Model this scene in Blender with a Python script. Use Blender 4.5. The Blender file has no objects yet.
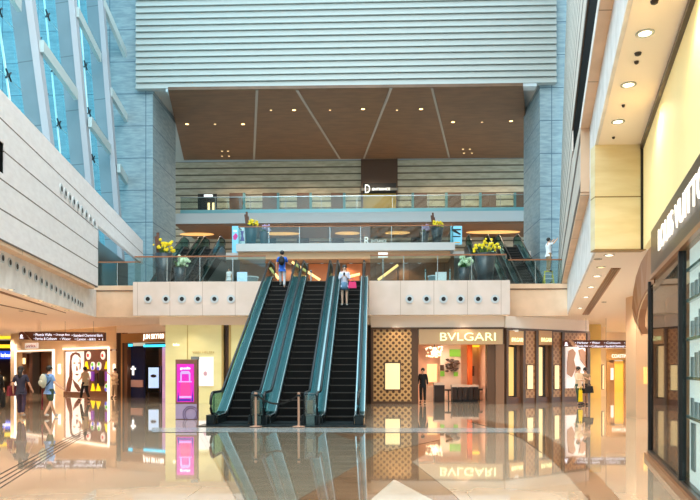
import bpy, bmesh, math, random
from mathutils import Vector, Matrix
random.seed(7)
sc = bpy.context.scene
COL = sc.collection
# ------------------------------------------------------------------ camera
FPX, HOR, HCAM = 680.0, 368.0, 1.65
TH = math.atan(25.0/FPX); CT, ST = math.cos(TH), math.sin(TH)
cam_d = bpy.data.cameras.new('camera'); cam = bpy.data.objects.new('camera', cam_d); COL.objects.link(cam)
cam_d.sensor_width = 36.0; cam_d.lens = FPX/700*36.0
cam_d.shift_y = (HOR-250)/700.0
cam_d.clip_end = 500
cam.location = (0, 0, HCAM); cam.rotation_euler = (math.pi/2, 0, TH)
sc.camera = cam
# ------------------------------------------------------------------ world and exposure
def lin(c):
    if isinstance(c, str): c = tuple(int(c[i:i+2], 16)/255 for i in (0, 2, 4))
    else: c = tuple(v/255 for v in c)
    return tuple(v/12.92 if v <= .04045 else ((v+.055)/1.055)**2.4 for v in c)+(1.0,)
wd = bpy.data.worlds.new('sky'); sc.world = wd; wd.use_nodes = True
wn = wd.node_tree; bg = wn.nodes['Background']
wtc = wn.nodes.new('ShaderNodeTexCoord'); wno = wn.nodes.new('ShaderNodeTexNoise'); wno.inputs['Scale'].default_value = 5.0
wcr = wn.nodes.new('ShaderNodeValToRGB')
wcr.color_ramp.elements[0].position = .4; wcr.color_ramp.elements[0].color = lin((130, 204, 228))
wcr.color_ramp.elements[1].position = .65; wcr.color_ramp.elements[1].color = lin((245, 250, 255))
wn.links.new(wtc.outputs['Generated'], wno.inputs['Vector']); wn.links.new(wno.outputs['Fac'], wcr.inputs[0]); wn.links.new(wcr.outputs[0], bg.inputs[0])
bg.inputs[1].default_value = 1.5
sc.view_settings.view_transform = 'Standard'; sc.view_settings.look = 'None'; sc.view_settings.exposure = 1.1; sc.view_settings.gamma = 1.0
sc.view_settings.use_curve_mapping = False
def light(kind, loc, power, col, size=.2, rot=(0, 0, 0), sy=None, spot=None, name='lamp_light'):
    d = bpy.data.lights.new(name, kind); d.energy = power; d.color = lin(col)[:3]
    if kind == 'AREA':
        d.size = size
        if sy: d.shape = 'RECTANGLE'; d.size_y = sy
    else: d.shadow_soft_size = size
    if kind == 'SPOT': d.spot_size = spot or 2.6; d.spot_blend = .6
    o = bpy.data.objects.new(name, d); o.location = loc; o.rotation_euler = rot; COL.objects.link(o); return o
# warm area lamp added above the open top to stand for skylight
light('AREA', (-2, 12, 34), 6000, (255, 246, 236), 20, (0, 0, 0), 30, name='roof_fill')

# ------------------------------------------------------------------ pixel -> place helpers
def _s(px): return 1.0/(FPX*CT+(px-350)*ST)
def X(px, Y): return Y*(-FPX*ST+(px-350)*CT)*_s(px)
def Z(px, py, Y): return HCAM+Y*_s(px)*(HOR-py)
def P(px, py, Y): return Vector((X(px, Y), Y, Z(px, py, Y)))
def PZ(px, py, z):
    Y = (z-HCAM)/(HOR-py)/_s(px); return Vector((X(px, Y), Y, z))
# ------------------------------------------------------------------ materials
M = {}
def mat(name, col, rough=.6, metal=0., emit=None, es=1., noise=None, coat=0., ior=1.5, spec=None, trans=None):
    m = bpy.data.materials.new(name); m.use_nodes = True; nt = m.node_tree; b = nt.nodes['Principled BSDF']
    b.inputs['Base Color'].default_value = lin(col); b.inputs['Roughness'].default_value = rough; b.inputs['Metallic'].default_value = metal
    b.inputs['IOR'].default_value = ior; b.inputs['Coat Weight'].default_value = coat; b.inputs['Coat Roughness'].default_value = .03
    if spec is not None: b.inputs['Specular IOR Level'].default_value = spec
    if emit: b.inputs['Emission Color'].default_value = lin(emit); b.inputs['Emission Strength'].default_value = es*.55
    if noise:   # (scale, second colour, stretch)
        tc = nt.nodes.new('ShaderNodeTexCoord'); mp = nt.nodes.new('ShaderNodeMapping'); n = nt.nodes.new('ShaderNodeTexNoise'); mx = nt.nodes.new('ShaderNodeMix'); mx.data_type = 'RGBA'
        mp.inputs['Scale'].default_value = noise[2] if len(noise) > 2 else (1, 1, 1)
        n.inputs['Scale'].default_value = noise[0]; n.inputs['Detail'].default_value = 5
        nt.links.new(tc.outputs['Object'], mp.inputs[0]); nt.links.new(mp.outputs[0], n.inputs['Vector'])
        cr = nt.nodes.new('ShaderNodeValToRGB'); cr.color_ramp.elements[0].position = .35; cr.color_ramp.elements[1].position = .65
        nt.links.new(n.outputs['Fac'], cr.inputs[0]); nt.links.new(cr.outputs[0], mx.inputs['Factor'])
        mx.inputs['A'].default_value = lin(col); mx.inputs['B'].default_value = lin(noise[1])
        nt.links.new(mx.outputs['Result'], b.inputs['Base Color'])
    M[name] = m; return m
def node_math(nt, op, a, b=None):
    n = nt.nodes.new('ShaderNodeMath'); n.operation = op
    for i, v in enumerate((a, b)):
        if v is None: continue
        if isinstance(v, (int, float)): n.inputs[i].default_value = v
        else: nt.links.new(v, n.inputs[i])
    return n.outputs[0]
def joints(name, axes, col2, width):
    """adds thin joint or painted shadow lines to a material; axes: [(vector (x,y,z) to dot, period, offset)]"""
    m = M[name]; nt = m.node_tree; b = nt.nodes['Principled BSDF']
    geo = nt.nodes.new('ShaderNodeNewGeometry'); fac = None
    for vec, per, off in axes:
        d = nt.nodes.new('ShaderNodeVectorMath'); d.operation = 'DOT_PRODUCT'; d.inputs[1].default_value = vec; nt.links.new(geo.outputs['Position'], d.inputs[0])
        v = node_math(nt, 'DIVIDE', node_math(nt, 'SUBTRACT', d.outputs['Value'], off), per)
        v = node_math(nt, 'LESS_THAN', node_math(nt, 'FRACT', v), width/per)
        fac = v if fac is None else node_math(nt, 'MAXIMUM', fac, v)
    mx = nt.nodes.new('ShaderNodeMix'); mx.data_type = 'RGBA'; nt.links.new(fac, mx.inputs['Factor'])
    src = b.inputs['Base Color']
    if src.is_linked: nt.links.new(src.links[0].from_socket, mx.inputs['A'])
    else: mx.inputs['A'].default_value = src.default_value
    mx.inputs['B'].default_value = lin(col2); nt.links.new(mx.outputs['Result'], src)
def glass(name, tint, refl=.12, rough=.02, gcol=(255, 255, 255)):
    m = bpy.data.materials.new(name); m.use_nodes = True; nt = m.node_tree; nt.nodes.clear()
    o = nt.nodes.new('ShaderNodeOutputMaterial'); t = nt.nodes.new('ShaderNodeBsdfTransparent'); g = nt.nodes.new('ShaderNodeBsdfGlossy'); x = nt.nodes.new('ShaderNodeMixShader')
    t.inputs[0].default_value = lin(tint); g.inputs['Roughness'].default_value = rough; g.inputs['Color'].default_value = lin(gcol); x.inputs[0].default_value = refl
    nt.links.new(t.outputs[0], x.inputs[1]); nt.links.new(g.outputs[0], x.inputs[2]); nt.links.new(x.outputs[0], o.inputs[0]); M[name] = m; return m
mat('marble', (202, 178, 152), .035, noise=(.9, (188, 162, 136), (1, 1, 1)), coat=.6, ior=1.62)
joints('marble', [((1, 0, 0), 1.2, 0), ((0, 1, 0), 1.2, 0)], (170, 142, 112), .012)
mat('marble_brown', (158, 122, 92), .035, noise=(1.6, (138, 104, 76)), coat=.6, ior=1.62)
mat('marble_pale', (222, 208, 190), .035, noise=(1.6, (206, 190, 170)), coat=.6, ior=1.62)
mat('marble_grey', (152, 138, 118), .035, noise=(1.2, (136, 122, 102), (1, 3, 1)), coat=.6, ior=1.62)
mat('plate_grey', (178, 182, 180), .15, .3)
mat('ceiling_white', (250, 236, 222), .6)
mat('groove', (120, 84, 56), .6)
mat('stone_left', (236, 233, 234), .55, noise=(2.4, (228, 224, 225), (1, 1, 3)))
joints('stone_left', [((0, 0, 1), .86, 5.30)], (104, 90, 84), .045)
mat('stone_band', (236, 231, 228), .6, noise=(2.2, (216, 210, 206), (1, 1, 1)))
mat('stone_right', (204, 194, 184), .6, noise=(1.4, (190, 178, 166), (1, 1, 3)))
joints('stone_right', [((0, 0, 1), 1.15, 5.6)], (92, 76, 64), .30)
mat('stone_spandrel', (222, 206, 196), .5, noise=(1.2, (212, 196, 184)))
joints('stone_spandrel', [((1, 0, 0), 1.49, -.36)], (170, 146, 128), .02)
mat('peach_stone', (230, 194, 162), .5, noise=(1.2, (216, 180, 148)))
joints('peach_stone', [((0, 1, 0), 2.6, 0)], (150, 116, 90), .03)
mat('granite_blue', (122, 142, 150), .5, noise=(1.6, (146, 164, 170), (1, 1, 5)))
joints('granite_blue', [((0, 0, 1), 2.2, .6), ((1, 0, 0), 2.5, -15.7)], (66, 92, 110), .05)
mat('granite_dark', (84, 98, 104), .5, noise=(1.1, (108, 122, 128), (1, 1, 5)))
joints('granite_dark', [((0, 0, 1), 2.2, .6)], (50, 68, 84), .05)
mat('louvre', (172, 174, 169), .45, .1)
mat('louvre_dark', (168, 172, 170), .6)
mat('wood_ceiling', (112, 80, 56), .5, noise=(.8, (96, 68, 48), (1, 4, 1)))
mat('joint_grey', (150, 144, 136), .5)
mat('back_stone', (186, 178, 158), .7, noise=(1.2, (164, 156, 136), (1, 1, 4)))
joints('back_stone', [((0, 0, 1), .62, .1)], (92, 84, 70), .13)  # dark stripes paint the shadow lines along the stone courses
mat('brown_door', (104, 76, 62), .5)
mat('teal_metal', (96, 138, 146), .35, .4)
mat('slab_white', (196, 204, 208), .5)
mat('balcony_white', (190, 186, 182), .5)
mat('slab_warm', (214, 206, 200), .5)
mat('bronze_strip', (196, 152, 112), .4, .2)
mat('brown_wall', (140, 100, 72), .5, noise=(.6, (120, 84, 60)))
joints('brown_wall', [((1, 0, 0), 2.4, 0)], (84, 56, 40), .03)
mat('brown_soffit', (112, 76, 50), .5)
mat('fin_steel', (124, 132, 138), .5, noise=(.5, (114, 122, 128)))
joints('fin_steel', [((0, 0, 1), 3.0, .9)], (88, 96, 102), .05)
mat('fin_edge', (150, 156, 164), .5)
mat('strut_steel', (176, 188, 188), .5)
mat('mullion', (214, 232, 238), .4)
mat('black', (16, 16, 18), .5)
mat('black_glossy', (12, 12, 14), .15)
mat('rubber', (20, 20, 22), .35)
mat('step_black', (12, 11, 11), .6, 0, spec=.2)
mat('step_nose', (74, 68, 62), .5, .2)
mat('steel', (150, 168, 172), .22, .9)
mat('steel_teal', (92, 116, 118), .22, .8)
mat('steel_light', (190, 200, 200), .25, .7)
mat('steel_dark', (44, 54, 58), .3, .6)
mat('peach_panel', (226, 186, 148), .45)
mat('wood_rail', (150, 96, 62), .4)
mat('post_tan', (206, 164, 140), .35, .3)
mat('opening_grey', (74, 80, 78), .3)
mat('slot_black', (5, 5, 5), .8, spec=.05)
mat('dark_opening', (30, 26, 24), .5)
glass('glass_sky', (212, 244, 250), .06)
glass('glass_clear', (226, 236, 234), .035)
glass('glass_teal', (180, 210, 210), .09)
glass('glass_dark', (110, 120, 120), .3)
glass('glass_shop', (170, 160, 150), .32)
mat('ground_out', (140, 150, 150), .9)
# ------------------------------------------------------------------ mesh helpers
class MB:
    def __init__(s): s.v = []; s.f = []
    def add(s, vs, fs):
        n = len(s.v); s.v += [tuple(v) for v in vs]; s.f += [tuple(i+n for i in f) for f in fs]; return s
    def hexa(s, b, t):  # two matching rings of points
        n = len(b); return s.add(list(b)+list(t), [tuple(range(n))[::-1], tuple(range(n, 2*n))]+[(i, (i+1) % n, n+(i+1) % n, n+i) for i in range(n)])
    def box(s, x0, x1, y0, y1, z0, z1):
        return s.hexa([(x0, y0, z0), (x1, y0, z0), (x1, y1, z0), (x0, y1, z0)], [(x0, y0, z1), (x1, y0, z1), (x1, y1, z1), (x0, y1, z1)])
    def prism(s, poly, z0, z1): return s.hexa([(x, y, z0) for x, y in poly], [(x, y, z1) for x, y in poly])
    def tube(s, pts, r, n=8, r2=None):
        pts = [Vector(p) for p in pts]; rings = []
        for i, p in enumerate(pts):
            d = (pts[min(i+1, len(pts)-1)]-pts[max(i-1, 0)]).normalized()
            u = d.cross(Vector((0, 0, 1)));
            if u.length < 1e-3: u = Vector((1, 0, 0))
            u.normalize(); w = d.cross(u); rr = r if r2 is None else r+(r2-r)*i/(len(pts)-1)
            rings.append([p+(u*math.cos(2*math.pi*k/n)+w*math.sin(2*math.pi*k/n))*rr for k in range(n)])
        b = len(s.v)
        for g in rings: s.v += [tuple(q) for q in g]
        for i in range(len(rings)-1):
            for k in range(n): s.f.append((b+i*n+k, b+i*n+(k+1) % n, b+(i+1)*n+(k+1) % n, b+(i+1)*n+k))
        s.f.append(tuple(b+k for k in range(n))); s.f.append(tuple(b+(len(rings)-1)*n+k for k in range(n))); return s
    def disc(s, c, nrm, r, n=16, th=.02, r0=None):
        nrm = Vector(nrm).normalized(); c = Vector(c); u = nrm.orthogonal().normalized(); w = nrm.cross(u)
        ring = lambda rr, o: [c+nrm*o+(u*math.cos(2*math.pi*k/n)+w*math.sin(2*math.pi*k/n))*rr for k in range(n)]
        if r0 is None: return s.hexa(ring(r, 0), ring(r, th))
        b = len(s.v); s.v += [tuple(q) for g in (ring(r0, 0), ring(r, 0), ring(r, th), ring(r0, th)) for q in g]
        for a in range(4):
            for k in range(n): s.f.append((b+a*n+k, b+a*n+(k+1) % n, b+((a+1) % 4)*n+(k+1) % n, b+((a+1) % 4)*n+k))
        return s
    def lathe(s, prof, c=(0, 0, 0), n=16):
        b = len(s.v)
        for r, z in prof: s.v += [(c[0]+r*math.cos(2*math.pi*k/n), c[1]+r*math.sin(2*math.pi*k/n), c[2]+z) for k in range(n)]
        for i in range(len(prof)-1):
            for k in range(n): s.f.append((b+i*n+k, b+i*n+(k+1) % n, b+(i+1)*n+(k+1) % n, b+(i+1)*n+k))
        s.f.append(tuple(b+k for k in range(n))[::-1]); s.f.append(tuple(b+(len(prof)-1)*n+k for k in range(n))); return s
    def ball(s, c, r, n=10, sq=(1, 1, 1)):
        c = Vector(c); m = n//2; b = len(s.v)
        for i in range(m+1):
            a = math.pi*i/m
            for k in range(n):
                t = 2*math.pi*k/n; s.v.append((c.x+r*sq[0]*math.sin(a)*math.cos(t), c.y+r*sq[1]*math.sin(a)*math.sin(t), c.z+r*sq[2]*math.cos(a)))
        for i in range(m):
            for k in range(n): s.f.append((b+i*n+k, b+i*n+(k+1) % n, b+(i+1)*n+(k+1) % n, b+(i+1)*n+k))
        return s
    def build(s, name, m, parent=None, smooth=False, origin=None):
        me = bpy.data.meshes.new(name); vs = s.v
        if origin is not None: vs = [(x-origin[0], y-origin[1], z-origin[2]) for x, y, z in vs]
        me.from_pydata(vs, [], s.f); bm = bmesh.new(); bm.from_mesh(me); bmesh.ops.remove_doubles(bm, verts=bm.verts, dist=1e-5); bmesh.ops.recalc_face_normals(bm, faces=bm.faces); bm.to_mesh(me); bm.free()
        me.materials.append(M[m] if isinstance(m, str) else m)
        if smooth:
            for p in me.polygons: p.use_smooth = True
        o = bpy.data.objects.new(name, me); COL.objects.link(o)
        if origin is not None: o.location = origin
        if parent is not None: o.parent = parent
        return o
def tag(o, label=None, cat=None, group=None, kind=None):
    if label: o['label'] = label
    if cat: o['category'] = cat
    if group: o['group'] = group
    if kind: o['kind'] = kind
    return o
def thing(name, label, cat, loc=(0, 0, 0), rz=0, group=None):
    o = bpy.data.objects.new(name, None); COL.objects.link(o); o.location = loc; o.rotation_euler.z = rz; o.empty_display_size = .2
    return tag(o, label, cat, group)
def rebase(root):
    """children were built in world space: shift them under an Empty placed elsewhere"""
    inv = Matrix.Translation(root.location).inverted()
    for c in list(COL.objects):
        if c.parent is root: c.location = Vector(c.location)-Vector(root.location)
def struct(name, mb, m, label=None, cat='building part', parent=None):
    o = mb.build(name, m, parent); o['kind'] = 'structure'
    if label: o['label'] = label
    o['category'] = cat
    return o
def copy_tree(o, parent=None):
    c = o.copy(); COL.objects.link(c); c.parent = parent
    for ch in [q for q in list(COL.objects) if q.parent is o]: copy_tree(ch, c)
    return c
class Frame:
    """a vertical facade plane through two plan points; pixels are carried onto it, d goes to the back"""
    def __init__(s, A, B):
        s.A = Vector((A[0], A[1], 0)); s.B = Vector((B[0], B[1], 0)); s.D = (s.B-s.A).normalized(); n = Vector((-s.D.y, s.D.x, 0))
        s.N = n if n.dot(s.A+s.B) > 0 else -n; s.ang = math.atan2(s.D.y, s.D.x)
    def hit(s, px):
        dx, dy = X(px, 1.0), 1.0; t = (s.A.dot(s.N))/(dx*s.N.x+dy*s.N.y); return Vector((dx*t, dy*t, 0))
    def pt(s, px, py, d=0): h = s.hit(px); return Vector((h.x, h.y, Z(px, py, h.y)))+s.N*d
    def z(s, px, py): return Z(px, py, s.hit(px).y)
    def box(s, mb, p0, p1, q0, q1, d0, d1, z0=None, z1=None):
        c = (p0+p1)/2; a = s.hit(p0); b = s.hit(p1); z1 = s.z(c, q0) if z1 is None else z1; z0 = s.z(c, q1) if z0 is None else z0
        A0, B0, A1, B1 = a+s.N*d0, b+s.N*d0, a+s.N*d1, b+s.N*d1
        up = lambda p, z: (p.x, p.y, z)
        return mb.hexa([up(A0, z0), up(B0, z0), up(B1, z0), up(A1, z0)], [up(A0, z1), up(B0, z1), up(B1, z1), up(A1, z1)])
    def poly(s, mb, pts, d0, d1):
        return mb.hexa([s.pt(a, b, d0) for a, b in pts], [s.pt(a, b, d1) for a, b in pts])
    def bx(s, name, m, p0, p1, q0, q1, d0=-.05, d1=0, parent=None, **k): return s.box(MB(), p0, p1, q0, q1, d0, d1, **k).build(name, m, parent)
    def text(s, txt, p0, p1, q0, q1, m, d=-.06, parent=None, name='lettering', ex=.02):
        cu = bpy.data.curves.new('t', 'FONT'); cu.body = txt; cu.extrude = .05
        ob = bpy.data.objects.new('t', cu); COL.objects.link(ob); bpy.context.view_layer.update()
        me = bpy.data.meshes.new_from_object(ob.evaluated_get(bpy.context.evaluated_depsgraph_get())); bpy.data.objects.remove(ob)
        xs = [v.co.x for v in me.vertices]; ys = [v.co.y for v in me.vertices]; x0, x1, y0, y1 = min(xs), max(xs), min(ys), max(ys)
        a, b = s.hit(p0), s.hit(p1)
        c = (p0+p1)/2; zt, zb = s.z(c, q0), s.z(c, q1)
        for v in me.vertices:
            u = (v.co.x-x0)/(x1-x0); w = (v.co.y-y0)/(y1-y0); p = a+(b-a)*u+s.N*(d+(-ex if v.co.z > 0 else 0)); v.co = (p.x, p.y, zb+(zt-zb)*w)
        me.name = name; me.materials.clear(); me.materials.append(M[m]); o = bpy.data.objects.new(name, me); COL.objects.link(o)
        if parent is not None: o.parent = parent
        return o
def flat(Y): return Frame((-10, Y), (10, Y))

# ------------------------------------------------------------------ key planes
ZC, Z2, Z3, Z4, ZT = 4.03, 5.5, 9.95, 14.5, 20.6
la, lb = PZ(84, 313.6, ZC), PZ(0, 288, ZC)
ra, rb = PZ(595, 250, ZC), PZ(567, 315, ZC)
fa, fb = PZ(643, 145, 6.14), PZ(693, 0, 6.14)
def ln(a, b): return lambda Y: a.x+(b.x-a.x)*(Y-a.y)/(b.y-a.y)
XL, XR, XF = ln(la, lb), ln(ra, rb), ln(fa, fb)
YS = 30.5; YB = PZ(595, 250, ZC).y      # spandrel depth, end of the tall ceiling on the right
FL = Frame((XL(0), 0), (XL(40), 40)); FR = Frame((XR(0), 0), (XR(40), 40)); FV = Frame((XF(2), 2), (XF(13), 13))
UL = Frame((XL(0)+.35, 0), (XL(40)+.35, 40))

# ------------------------------------------------------------------ floor
struct('floor', MB().box(-48, 34, -8, 75, -.3, 0), 'marble', 'polished beige marble mall floor', 'floor')
def inlay(pts, m, z=.003, name='floor_inlay', label='marble inlay set into the polished floor'):
    mb = MB(); mb.add([(*PZ(a, b, 0).xy, z) for a, b in pts], [tuple(range(len(pts)))]); return struct(name, mb, m, label, 'floor')
# the crossing bands near the foot of the escalators
C = Vector((.3, 11.6))
inlay([(196, 429), (345, 433), (446, 434), (470, 450), (520, 500), (560, 560), (150, 560), (236, 500)], 'marble_brown', .002, label='brown marble field with crossing bands before the escalators')
inlay([(203, 432), (330, 432), (356, 442), (408, 436), (366, 460), (298, 500), (240, 545), (236, 500)], 'marble_grey', .004, label='grey marble triangle in front of the escalators')
inlay([(412, 462), (452, 440), (505, 437), (552, 458), (580, 482), (600, 500), (610, 540), (500, 540), (452, 493)], 'marble', .006, label='beige marble triangle reflecting the jewellery shop')
inlay([(394, 480), (432, 500), (480, 540), (330, 540), (371, 500)], 'marble_pale', .006, label='pale marble triangle at the front of the crossing')
inlay([(385, 452), (368, 440), (420, 434), (440, 440)], 'marble_grey', .006, label='small grey marble diamond beyond the crossing')
curve_o = [(482, 420), (510, 425), (545, 436), (575, 455), (600, 478), (620, 500), (648, 545)]
curve_i = [(468, 422), (495, 428), (522, 439), (549, 458), (571, 480), (588, 500), (612, 545)]
inlay(curve_o+curve_i[::-1], 'marble_brown', .008, label='curved brown marble band sweeping towards the dark shopfront')
inlay([(152, 428), (540, 428.5), (540, 433), (152, 432.5)], 'plate_grey', .010, label='long pale metal strip in front of the escalators')
for k in range(4):
    o = k*4.6
    inlay([(0, 474+o), (62, 441+o*.55), (97, 424+o*.35), (97, 424.25+o*.35), (62, 441.6+o*.55), (0, 474.9+o)], 'black', .004, label='dark tactile guide line running across the floor')
# ------------------------------------------------------------------ ceilings
struct('ceiling', MB().prism([(XL(-8)-.06, -8), (XL(YS+1)-.06, YS+1.02), (X(133, YS), YS+1.02), (X(133, YS), YS+.05), (X(510, YS), YS+.05), (X(510, YS), YS+1.02), (XR(YS+1)+.06, YS+1.02), (XR(YB)+.06, YB+.05), (34, YB+.05), (34, 60), (-48, 60), (-48, -8)], ZC, ZC+.35), 'ceiling_white', 'low cream ceiling over the ground floor shops', 'ceiling')
struct('ceiling', MB().prism([(XR(-8)+.06, -8), (XR(YB)+.06, YB), (XF(YB), YB), (XF(-8), -8)], 6.14, 6.40), 'ceiling_white', 'higher cream soffit over the right aisle with round downlights', 'ceiling')
for a, b, c, d in (((0, 290.5), (66, 312.5), (66, 313.2), (0, 293)), ((0, 304), (47, 314.2), (47, 314.8), (0, 305.2))):
    mb = MB(); mb.add([(*PZ(*p, ZC).xy, ZC-.006) for p in (a, b, c, d)], [(0, 1, 2, 3)]); struct('ceiling_groove', mb, 'groove', 'shadow groove in the low ceiling', 'ceiling')
# ------------------------------------------------------------------ left wall
def wallpoly(fr, poly, d0, d1):  # poly in (Y, z)
    mb = MB(); f = lambda Y, z, d: tuple(Vector((fr.A.x+fr.D.x/fr.D.y*(Y-fr.A.y), Y, z))+fr.N*d)
    return mb.hexa([f(Y, z, d0) for Y, z in poly], [f(Y, z, d1) for Y, z in poly])
Yop = UL.hit(98).y; zop = UL.z(98, 225); YLe = UL.hit(143).y
zt = UL.z(143, 241)
zs0, zs1 = UL.z(2, 173), UL.z(2, 142)
Ysl = UL.hit(4).y
struct('wall_left', wallpoly(UL, [(-8, 5.3), (Yop, 5.3), (Yop, zop), (YLe, zop), (YLe, zt), (Ysl, zt), (Ysl, zs0), (12, zs0), (12, zs1), (Ysl-.01, zs1), (Ysl-.01, zt), (-8, zt)], 0, .2), 'stone_left', 'pale stone upper wall along the left of the atrium', 'wall')
struct('wall_left', wallpoly(UL, [(12, zs0), (Ysl+.3, zs0), (Ysl+.3, zs1), (12, zs1)], .03, .5), 'slot_black', 'dark slot in the left upper wall', 'wall')
struct('wall_left', wallpoly(FL, [(-8, ZC+.01), (YS+1, ZC+.01), (YS+1, 5.3), (-8, 5.3)], 0, .5), 'stone_band', 'grey stone band with air nozzles under the left wall', 'wall')
struct('wall_left', wallpoly(UL, [(-8, 5.18), (YS-.6, 5.18), (YS-.6, 5.3), (-8, 5.3)], .02, .6), 'peach_stone', 'peach ledge beneath the left upper wall', 'wall')
struct('wall_left', wallpoly(UL, [(Yop+.1, 5.5), (YLe, 5.5), (YLe, zop), (Yop+.1, zop)], .9, 1.1), 'opening_grey', 'dark panel standing for glass behind the opening of the left wall', 'wall')  # added dark panel in place of the dark glass
struct('wall_left', MB().box(-48, -47, -8, 75, 0, 4.03), 'peach_stone', 'far wall of the left arcade', 'wall')
def hexnozzle(loc, nrm, r, label, group):
    t = thing('air_nozzle', label, 'air nozzle', loc, 0, group); n = Vector(nrm)
    MB().disc((0, 0, 0), n, r, 16, .03, r*(.62 if r < .18 else .5)).build('ring', 'slab_white', t); MB().disc((0, 0, 0), n, r*.6 if r < .18 else r*.52, 14, .034).build('outlet', 'black', t); return t
def nozzle(loc, nrm, r, label, group, ring='steel_light'):
    return hexnozzle(loc, nrm, r, label, group)
for i in range(20):
    px = [2, 9.5, 16.5, 23.5, 29.5, 35.5, 41, 46, 51, 55.5, 60, 64, 68, 71.5, 74.5, 77.5, 80, 82][i] if i < 18 else None
    if px is None: continue
    py = 255+(px-2)*(304-257)/80.
    p = FL.pt(px, py+3, -.001); nozzle(p, -FL.N, .15, 'round air nozzle in the grey band below the left wall', 'air nozzles along the left stone band')
for i in range(9):
    px = 61+i*4.15; py = 188+i*4.3+1; p = UL.pt(px, py, -.001); nozzle(p, -UL.N, .2, 'small round air nozzle high in the left stone wall', 'air nozzles high on the left wall')
# ------------------------------------------------------------------ right wall (stone, bands, slot, leaning a little outwards)
UR = Frame((XR(0)-.2, 0), (XR(40)-.2, 40))
def rwall(poly, d0, d1, fr=UR):
    mb = MB()
    f = lambda Y, z, d: tuple(Vector((fr.A.x+fr.D.x/fr.D.y*(Y-fr.A.y)+.035*max(0, z-7.5), Y, z))+fr.N*d)
    return mb.hexa([f(Y, z, d0) for Y, z in poly], [f(Y, z, d1) for Y, z in poly])
YP = UR.hit(582).y; YP = 15.6
struct('wall_right', rwall([(YP, 5.63), (45, 5.63), (45, 30), (-8, 30), (-8, 9.0), (21.5, 9.1), (20.5, 7.86), (16.2, 7.3), (YP, 7.1)], 0, .6), 'stone_right', 'pale ribbed stone upper wall along the right of the atrium', 'wall')
struct('wall_right', rwall([(-8, 7.25), (16.25, 7.25), (20.6, 7.8), (21.6, 9.15), (-8, 9.05)], .03, .5), 'slot_black', 'black window slot along the right upper wall', 'wall')
struct('wall_right', rwall([(-8, 7.1), (YP, 7.1), (16.2, 7.3), (-8, 7.3)], 0, .3), 'stone_band', 'thin stone lip under the black slot of the right wall', 'wall')
struct('wall_right', wallpoly(UR, [(-8, 7.06), (YP, 7.06), (YP, 7.1), (-8, 7.1)], .005, .25), 'peach_stone', 'peach soffit beneath the near part of the right wall', 'wall')
struct('wall_right', wallpoly(UR, [(YP-.03, 5.63), (YP, 5.63), (YP, 7.06), (YP-.03, 7.06)], .0, .23), 'peach_stone', 'peach end face of the lower right wall', 'wall')
struct('wall_right', wallpoly(UR, [(YP, 5.57), (45, 5.57), (45, 5.63), (YP, 5.63)], 0, .25), 'peach_stone', 'peach ledge beneath the far part of the right wall', 'wall')
struct('wall_right', wallpoly(FR, [(-8, 6.15), (YB+.13, 6.15), (YB+.13, ZC+.01), (YS, ZC+.01), (YS, 5.6), (YP, 5.6), (YP, 7.06), (-8, 7.06)], 0, .3), 'stone_band', 'rough grey stone band below the right upper wall', 'wall')
# yellow end panel of the raised ceiling
mat('onyx', (240, 224, 184), .35, noise=(.9, (228, 208, 160), (1, 1, 6)))
joints('onyx', [((0, 0, 1), 1.06, 4.02)], (150, 120, 70), .025)
struct('wall_right', MB().box(XR(YB)-.01, XF(YB)+.05, YB-.03, YB+.25, ZC-.01, 6.139), 'onyx', 'honey coloured stone panel closing the raised ceiling', 'wall')
struct('wall_right', MB().box(XF(YB)-.06, XF(YB)+.0, YB-.06, YB-.03, ZC, 6.13), 'black', 'dark joint beside the honey stone panel', 'wall')
# back of the hall behind the camera and far outer walls, never seen directly
struct('wall_front', MB().box(-48, 34, -8.4, -8, 0, 12), 'stone_band', 'plain stone wall closing the hall behind the viewer', 'wall')
struct('wall_back', MB().box(-48, 34, 75, 75.4, 0, 5), 'peach_stone', 'far wall of the ground floor', 'wall')
# ------------------------------------------------------------------ level two deck
xl0, xl1, xr0, xr1 = X(88, YS+1), X(133, YS), X(510, YS), X(566, YS+1)
struct('floor_slab', MB().prism([(xl0-8, YS+1.05), (xl1, YS+1.05), (xl1, YS+.12), (xr0, YS+.12), (xr0, YS+1.05), (xr1+9, YS+1.05), (20, 66), (-24, 66)], 4.40, Z2-.02), 'slab_warm', 'floor of the second level', 'floor')
eL, eR = -4.9, -.28
for a, b in ((xl1, eL), (eR, xr0)):
    struct('trim_spandrel', MB().box(a, b, YS, YS+.12, ZC, Z2+.06), 'stone_spandrel', 'stone edge panel of the second level with air nozzles', 'edge panel')
struct('trim_spandrel', MB().box(eL, eR, YS+.9, YS+1.0, ZC, Z2-.05), 'stone_spandrel', 'stone edge panel behind the escalators', 'edge panel')
for a, b in ((xl0-.3, xl1), (xr0, xr1+.6)):
    struct('trim_spandrel', MB().box(a, b, YS+1.0, YS+1.1, ZC, Z2+.02), 'peach_stone', 'recessed peach edge panel of the second level', 'edge panel')
    struct('trim_spandrel', MB().box(a, b, YS+.97, YS+1.02, Z2-.25, Z2-.2), 'groove', 'thin rib along the recessed edge panel', 'edge panel')
fs = flat(YS-.001)
for i, px in enumerate((148, 166, 182, 198, 214.5, 231)): nozzle(fs.pt(px, 299), (0, -1, 0), .19, 'round air nozzle left of the escalators', 'air nozzles on the edge panel left of the escalators')
for i, px in enumerate((409.5, 426.5, 443.5, 460.5, 478, 495)): nozzle(fs.pt(px, 299), (0, -1, 0), .19, 'round air nozzle over the jewellery shop', 'air nozzles on the edge panel right of the escalators')
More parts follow.
